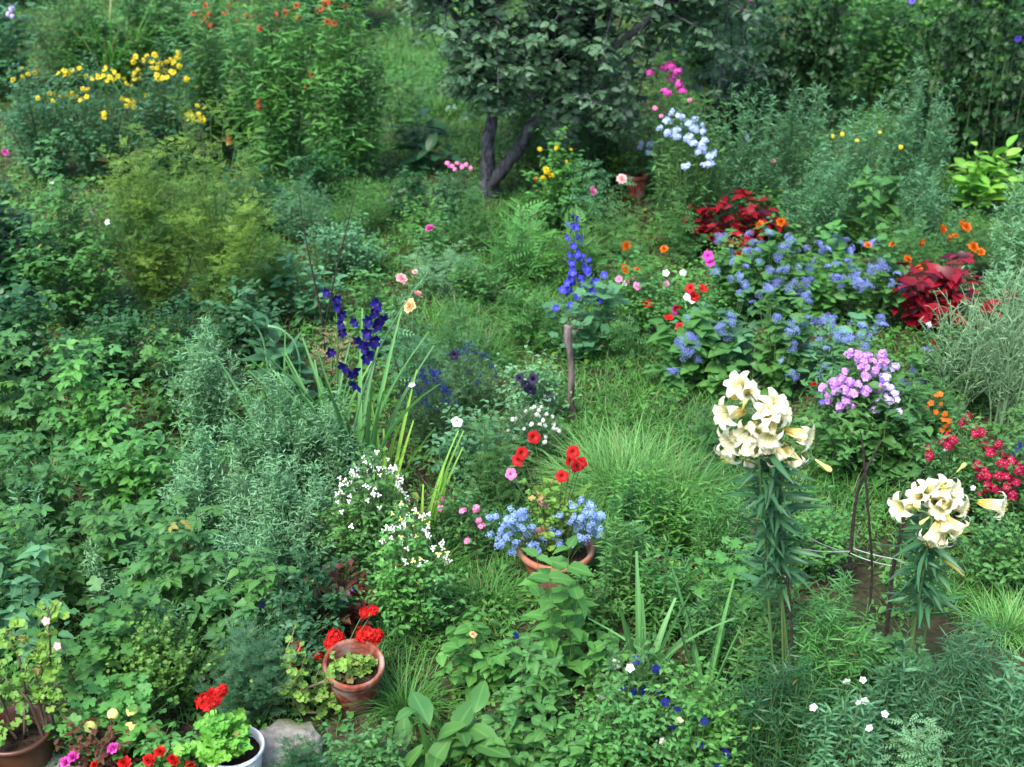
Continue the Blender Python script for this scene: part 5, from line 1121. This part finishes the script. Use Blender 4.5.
# tilted pot
z_ = .0; b = gp(354, 699); t = thing('potted_geranium', 'tilted terracotta pot spilling a woody geranium, red flowers behind its rim', 'potted plant', tuple(b))
t.rotation_euler = (math.radians(13), math.radians(4), 0)
pot(t, .128, .25, 'terracotta', .09, .68, .012, sz=.72)
bpy.context.view_layer.update(); Mi = t.matrix_world.inverted()
def loc_in(px, py, Y): return np.array(Mi @ Vector(at(px, py, Y)))
in_pot(t, '', .06, .09, .17, 5, 'yellowgreen', 5, 'lobed', .033, 4, 'wood', None, br=2, off=(.03, .0))
st = MB(); fo = MB(); rp = np.random.default_rng(4)
for pts in ([(365, 680), (345, 680), (330, 695), (305, 700), (285, 695)], [(362, 683), (340, 690), (315, 692), (292, 682), (286, 665)], [(355, 685), (338, 675), (322, 682), (300, 690)], [(350, 688), (335, 702), (320, 712), (300, 712)]):
    pl = [loc_in(x, y, b[1]-.05-.03*i) for i, (x, y) in enumerate(pts)]; polytube(st, pl, [.008, .007, .006, .005, .003][:len(pl)], 6, 0, rp, .1)
    for k in range(1, len(pl)):
        for q in range(3):
            Pq = (pl[k][None], (pl[k]+rp.normal(0, .03, 3)+[0, 0, .03])[None], (pl[k]+rp.normal(0, .05, 3)+[0, 0, .05])[None])
            tubes(st, Pq, .003, .002, 3, 4); put_leaves(fo, LEAF['pelarg'][0], rp, Pq, 5, .3, 1, .034, .5, .2, .5)
lb = link('trailing_branch', st.mesh('trailing', ['straw']), t); link('foliage', fo.mesh('foliage', ['yellowgreen']), lb)
# geranium behind the tilted pot
bz = gp(325, 690); t2 = thing('geranium', 'red geranium growing behind and left of the tilted pot', 'flowering plant', tuple(bz)); o = bz
sp = [(k_, s_, at(px, py, bz[1]+.02)-o, (rp.normal(0, .3), -.6, .7)) for k_, s_, px, py in (('geranium', .085, 336, 637), ('geranium', .075, 333, 643), ('geranium', .08, 363, 633), ('geranium', .085, 374, 637), ('geranium', .07, 296, 645), ('geranium', .05, 317, 655), ('geranium', .06, 290, 668), ('geranium', .05, 300, 672), ('geranium', .045, 305, 690), ('geranium', .055, 364, 612), ('geranium', .05, 374, 610))]
in_pot(t2, '', .16, .22, 0, 7, 'mid', 9, 'pelarg', .05, 6, 'stem', sp)
# white pot
z_ = .2; c = gp(233, 745, z_); R_ = 30*math.hypot(c[1], CAM_H-z_)/F
t = thing('potted_geranium', 'white plastic pot with lime green geranium leaves and one red flower head', 'potted plant', (c[0], c[1], 0)); o = np.array([c[0], c[1], 0])
pot(t, R_, z_, 'whitepot', .06, .75, .006)
sp = [('geranium', .085, at(206, 701, c[1])-o, (-.2, -.6, .7)), ('geranium', .075, at(213, 697, c[1]+.02)-o, (0, -.6, .7)), ('geranium', .055, at(222, 691, c[1]+.03)-o, (.2, -.5, .7))]
in_pot(t, '', .12, .16, z_*.85, 9, 'lime', 20, 'pelarg', .044, 9, 'stem', sp, off=(-.05, -.03), br=4)
# brown pot
z_ = .21; c = gp(15, 728, z_); R_ = 36*math.hypot(c[1], CAM_H-z_)/F
t = thing('potted_geranium', 'glazed brown pot with a straggly bare-stemmed geranium in the lower left corner', 'potted plant', (c[0], c[1], 0)); o = np.array([c[0], c[1], 0])
pot(t, R_, z_, 'brownpot', .05, .8, .01, sz=.6)
rp = np.random.default_rng(21); st = MB(); fo = MB()
for pts in ([(42, 715), (45, 690), (50, 665), (50, 640), (48, 622)], [(44, 712), (36, 690), (42, 672), (38, 655)], [(20, 715), (24, 680), (16, 650), (8, 632)], [(40, 715), (48, 700), (54, 690), (56, 675)], [(10, 720), (2, 700), (-8, 680)], [(15, 730), (5, 725), (-8, 728)], [(42, 718), (28, 700), (14, 690)]):
    pl = [at(x, y, c[1]+rp.uniform(-.03, .05))-o for x, y in pts]; pl[0][2] = min(pl[0][2], z_*.6)
    polytube(st, pl, [.007, .006, .005, .004, .003][:len(pl)], 6, 0, rp, .1)
    for k in range(1, len(pl)):
        for q in range(2 if k < len(pl)-1 else 5):
            Pq = (pl[k][None], (pl[k]+rp.normal(0, .02, 3))[None], (pl[k]+rp.normal(0, .035, 3)+[0, 0, .02])[None])
            tubes(st, Pq, .002, .0015, 3, 4); put_leaves(fo, LEAF['pelarg'][0], rp, Pq, 3, .3, 1, .042, .5, .2, .5)
for px, py in ((46, 621), (57, 646)): flower('small_white' if 0 else 'five_rose', t, at(px, py, c[1]-.02)-o, (0, -.8, .5), .035)
link('stem', st.mesh('stem', ['wood']), t); link('foliage', fo.mesh('foliage', ['yellowgreen']), t)

# ------------------------------------------------------------ stones
def stone(label, px, py, sx, sy, sz, seed, rot=0):
    c = gp(px, py); rs = np.random.default_rng(seed); bm_v = []; k, nr = 18, 6; V = []; F_ = []
    rad = 1+rs.normal(0, .08, k); rad = np.where(np.arange(k) % 5 == 0, rad*1.1, rad)
    prof = [(.98, -.5), (1.0, .2), (.985, .88), (.93, 1.0), (.55, 1.03), (.2, 1.0)]
    for j, (r, z) in enumerate(prof):
        for i in range(k):
            a = 2*pi*i/k+rot; sq = 1/max(abs(math.cos(a-rot))**6+abs(math.sin(a-rot))**6, .2)**(1/6)
            V.append((r*rad[i]*sq*sx*math.cos(a), r*rad[i]*sq*sy*math.sin(a), sz*z+rs.normal(0, .0015)))
    V.append((0, 0, sz*1.02)); n = len(V)-1
    F_ = [(j*k+i, j*k+(i+1) % k, (j+1)*k+(i+1) % k, (j+1)*k+i) for j in range(len(prof)-1) for i in range(k)]+[((len(prof)-1)*k+i, (len(prof)-1)*k+(i+1) % k, n) for i in range(k)]
    m = MB(); m.one(T(V, F_)); ob = link('stone', m.mesh('stone', ['stone']), None, (c[0], c[1], 0)); tag(ob, label, 'stone')
stone('flat pale grey stone slab right of the white pot', 290, 755, .12, .13, .07, 2, .3)
stone('grey stone beside the brown pot, cut by the bottom edge', 52, 782, .09, .1, .06, 3, .1)
# fallen twigs on the bare soil
for i, (a_, b_, lb_) in enumerate((((962, 655), (1000, 668), 'dry twig lying on the bare soil at the right'), ((725, 512), (742, 520), 'short pale twig on the bare soil of the path'))):
    p0, p1 = gp(*a_)+[0, 0, .008], gp(*b_)+[0, 0, .012]
    stick('twig', lb_, 'twig', [p0, (p0+p1)/2+[.01, .01, .01], p1], [.006, .006, .003], 'straw', seed=30+i)
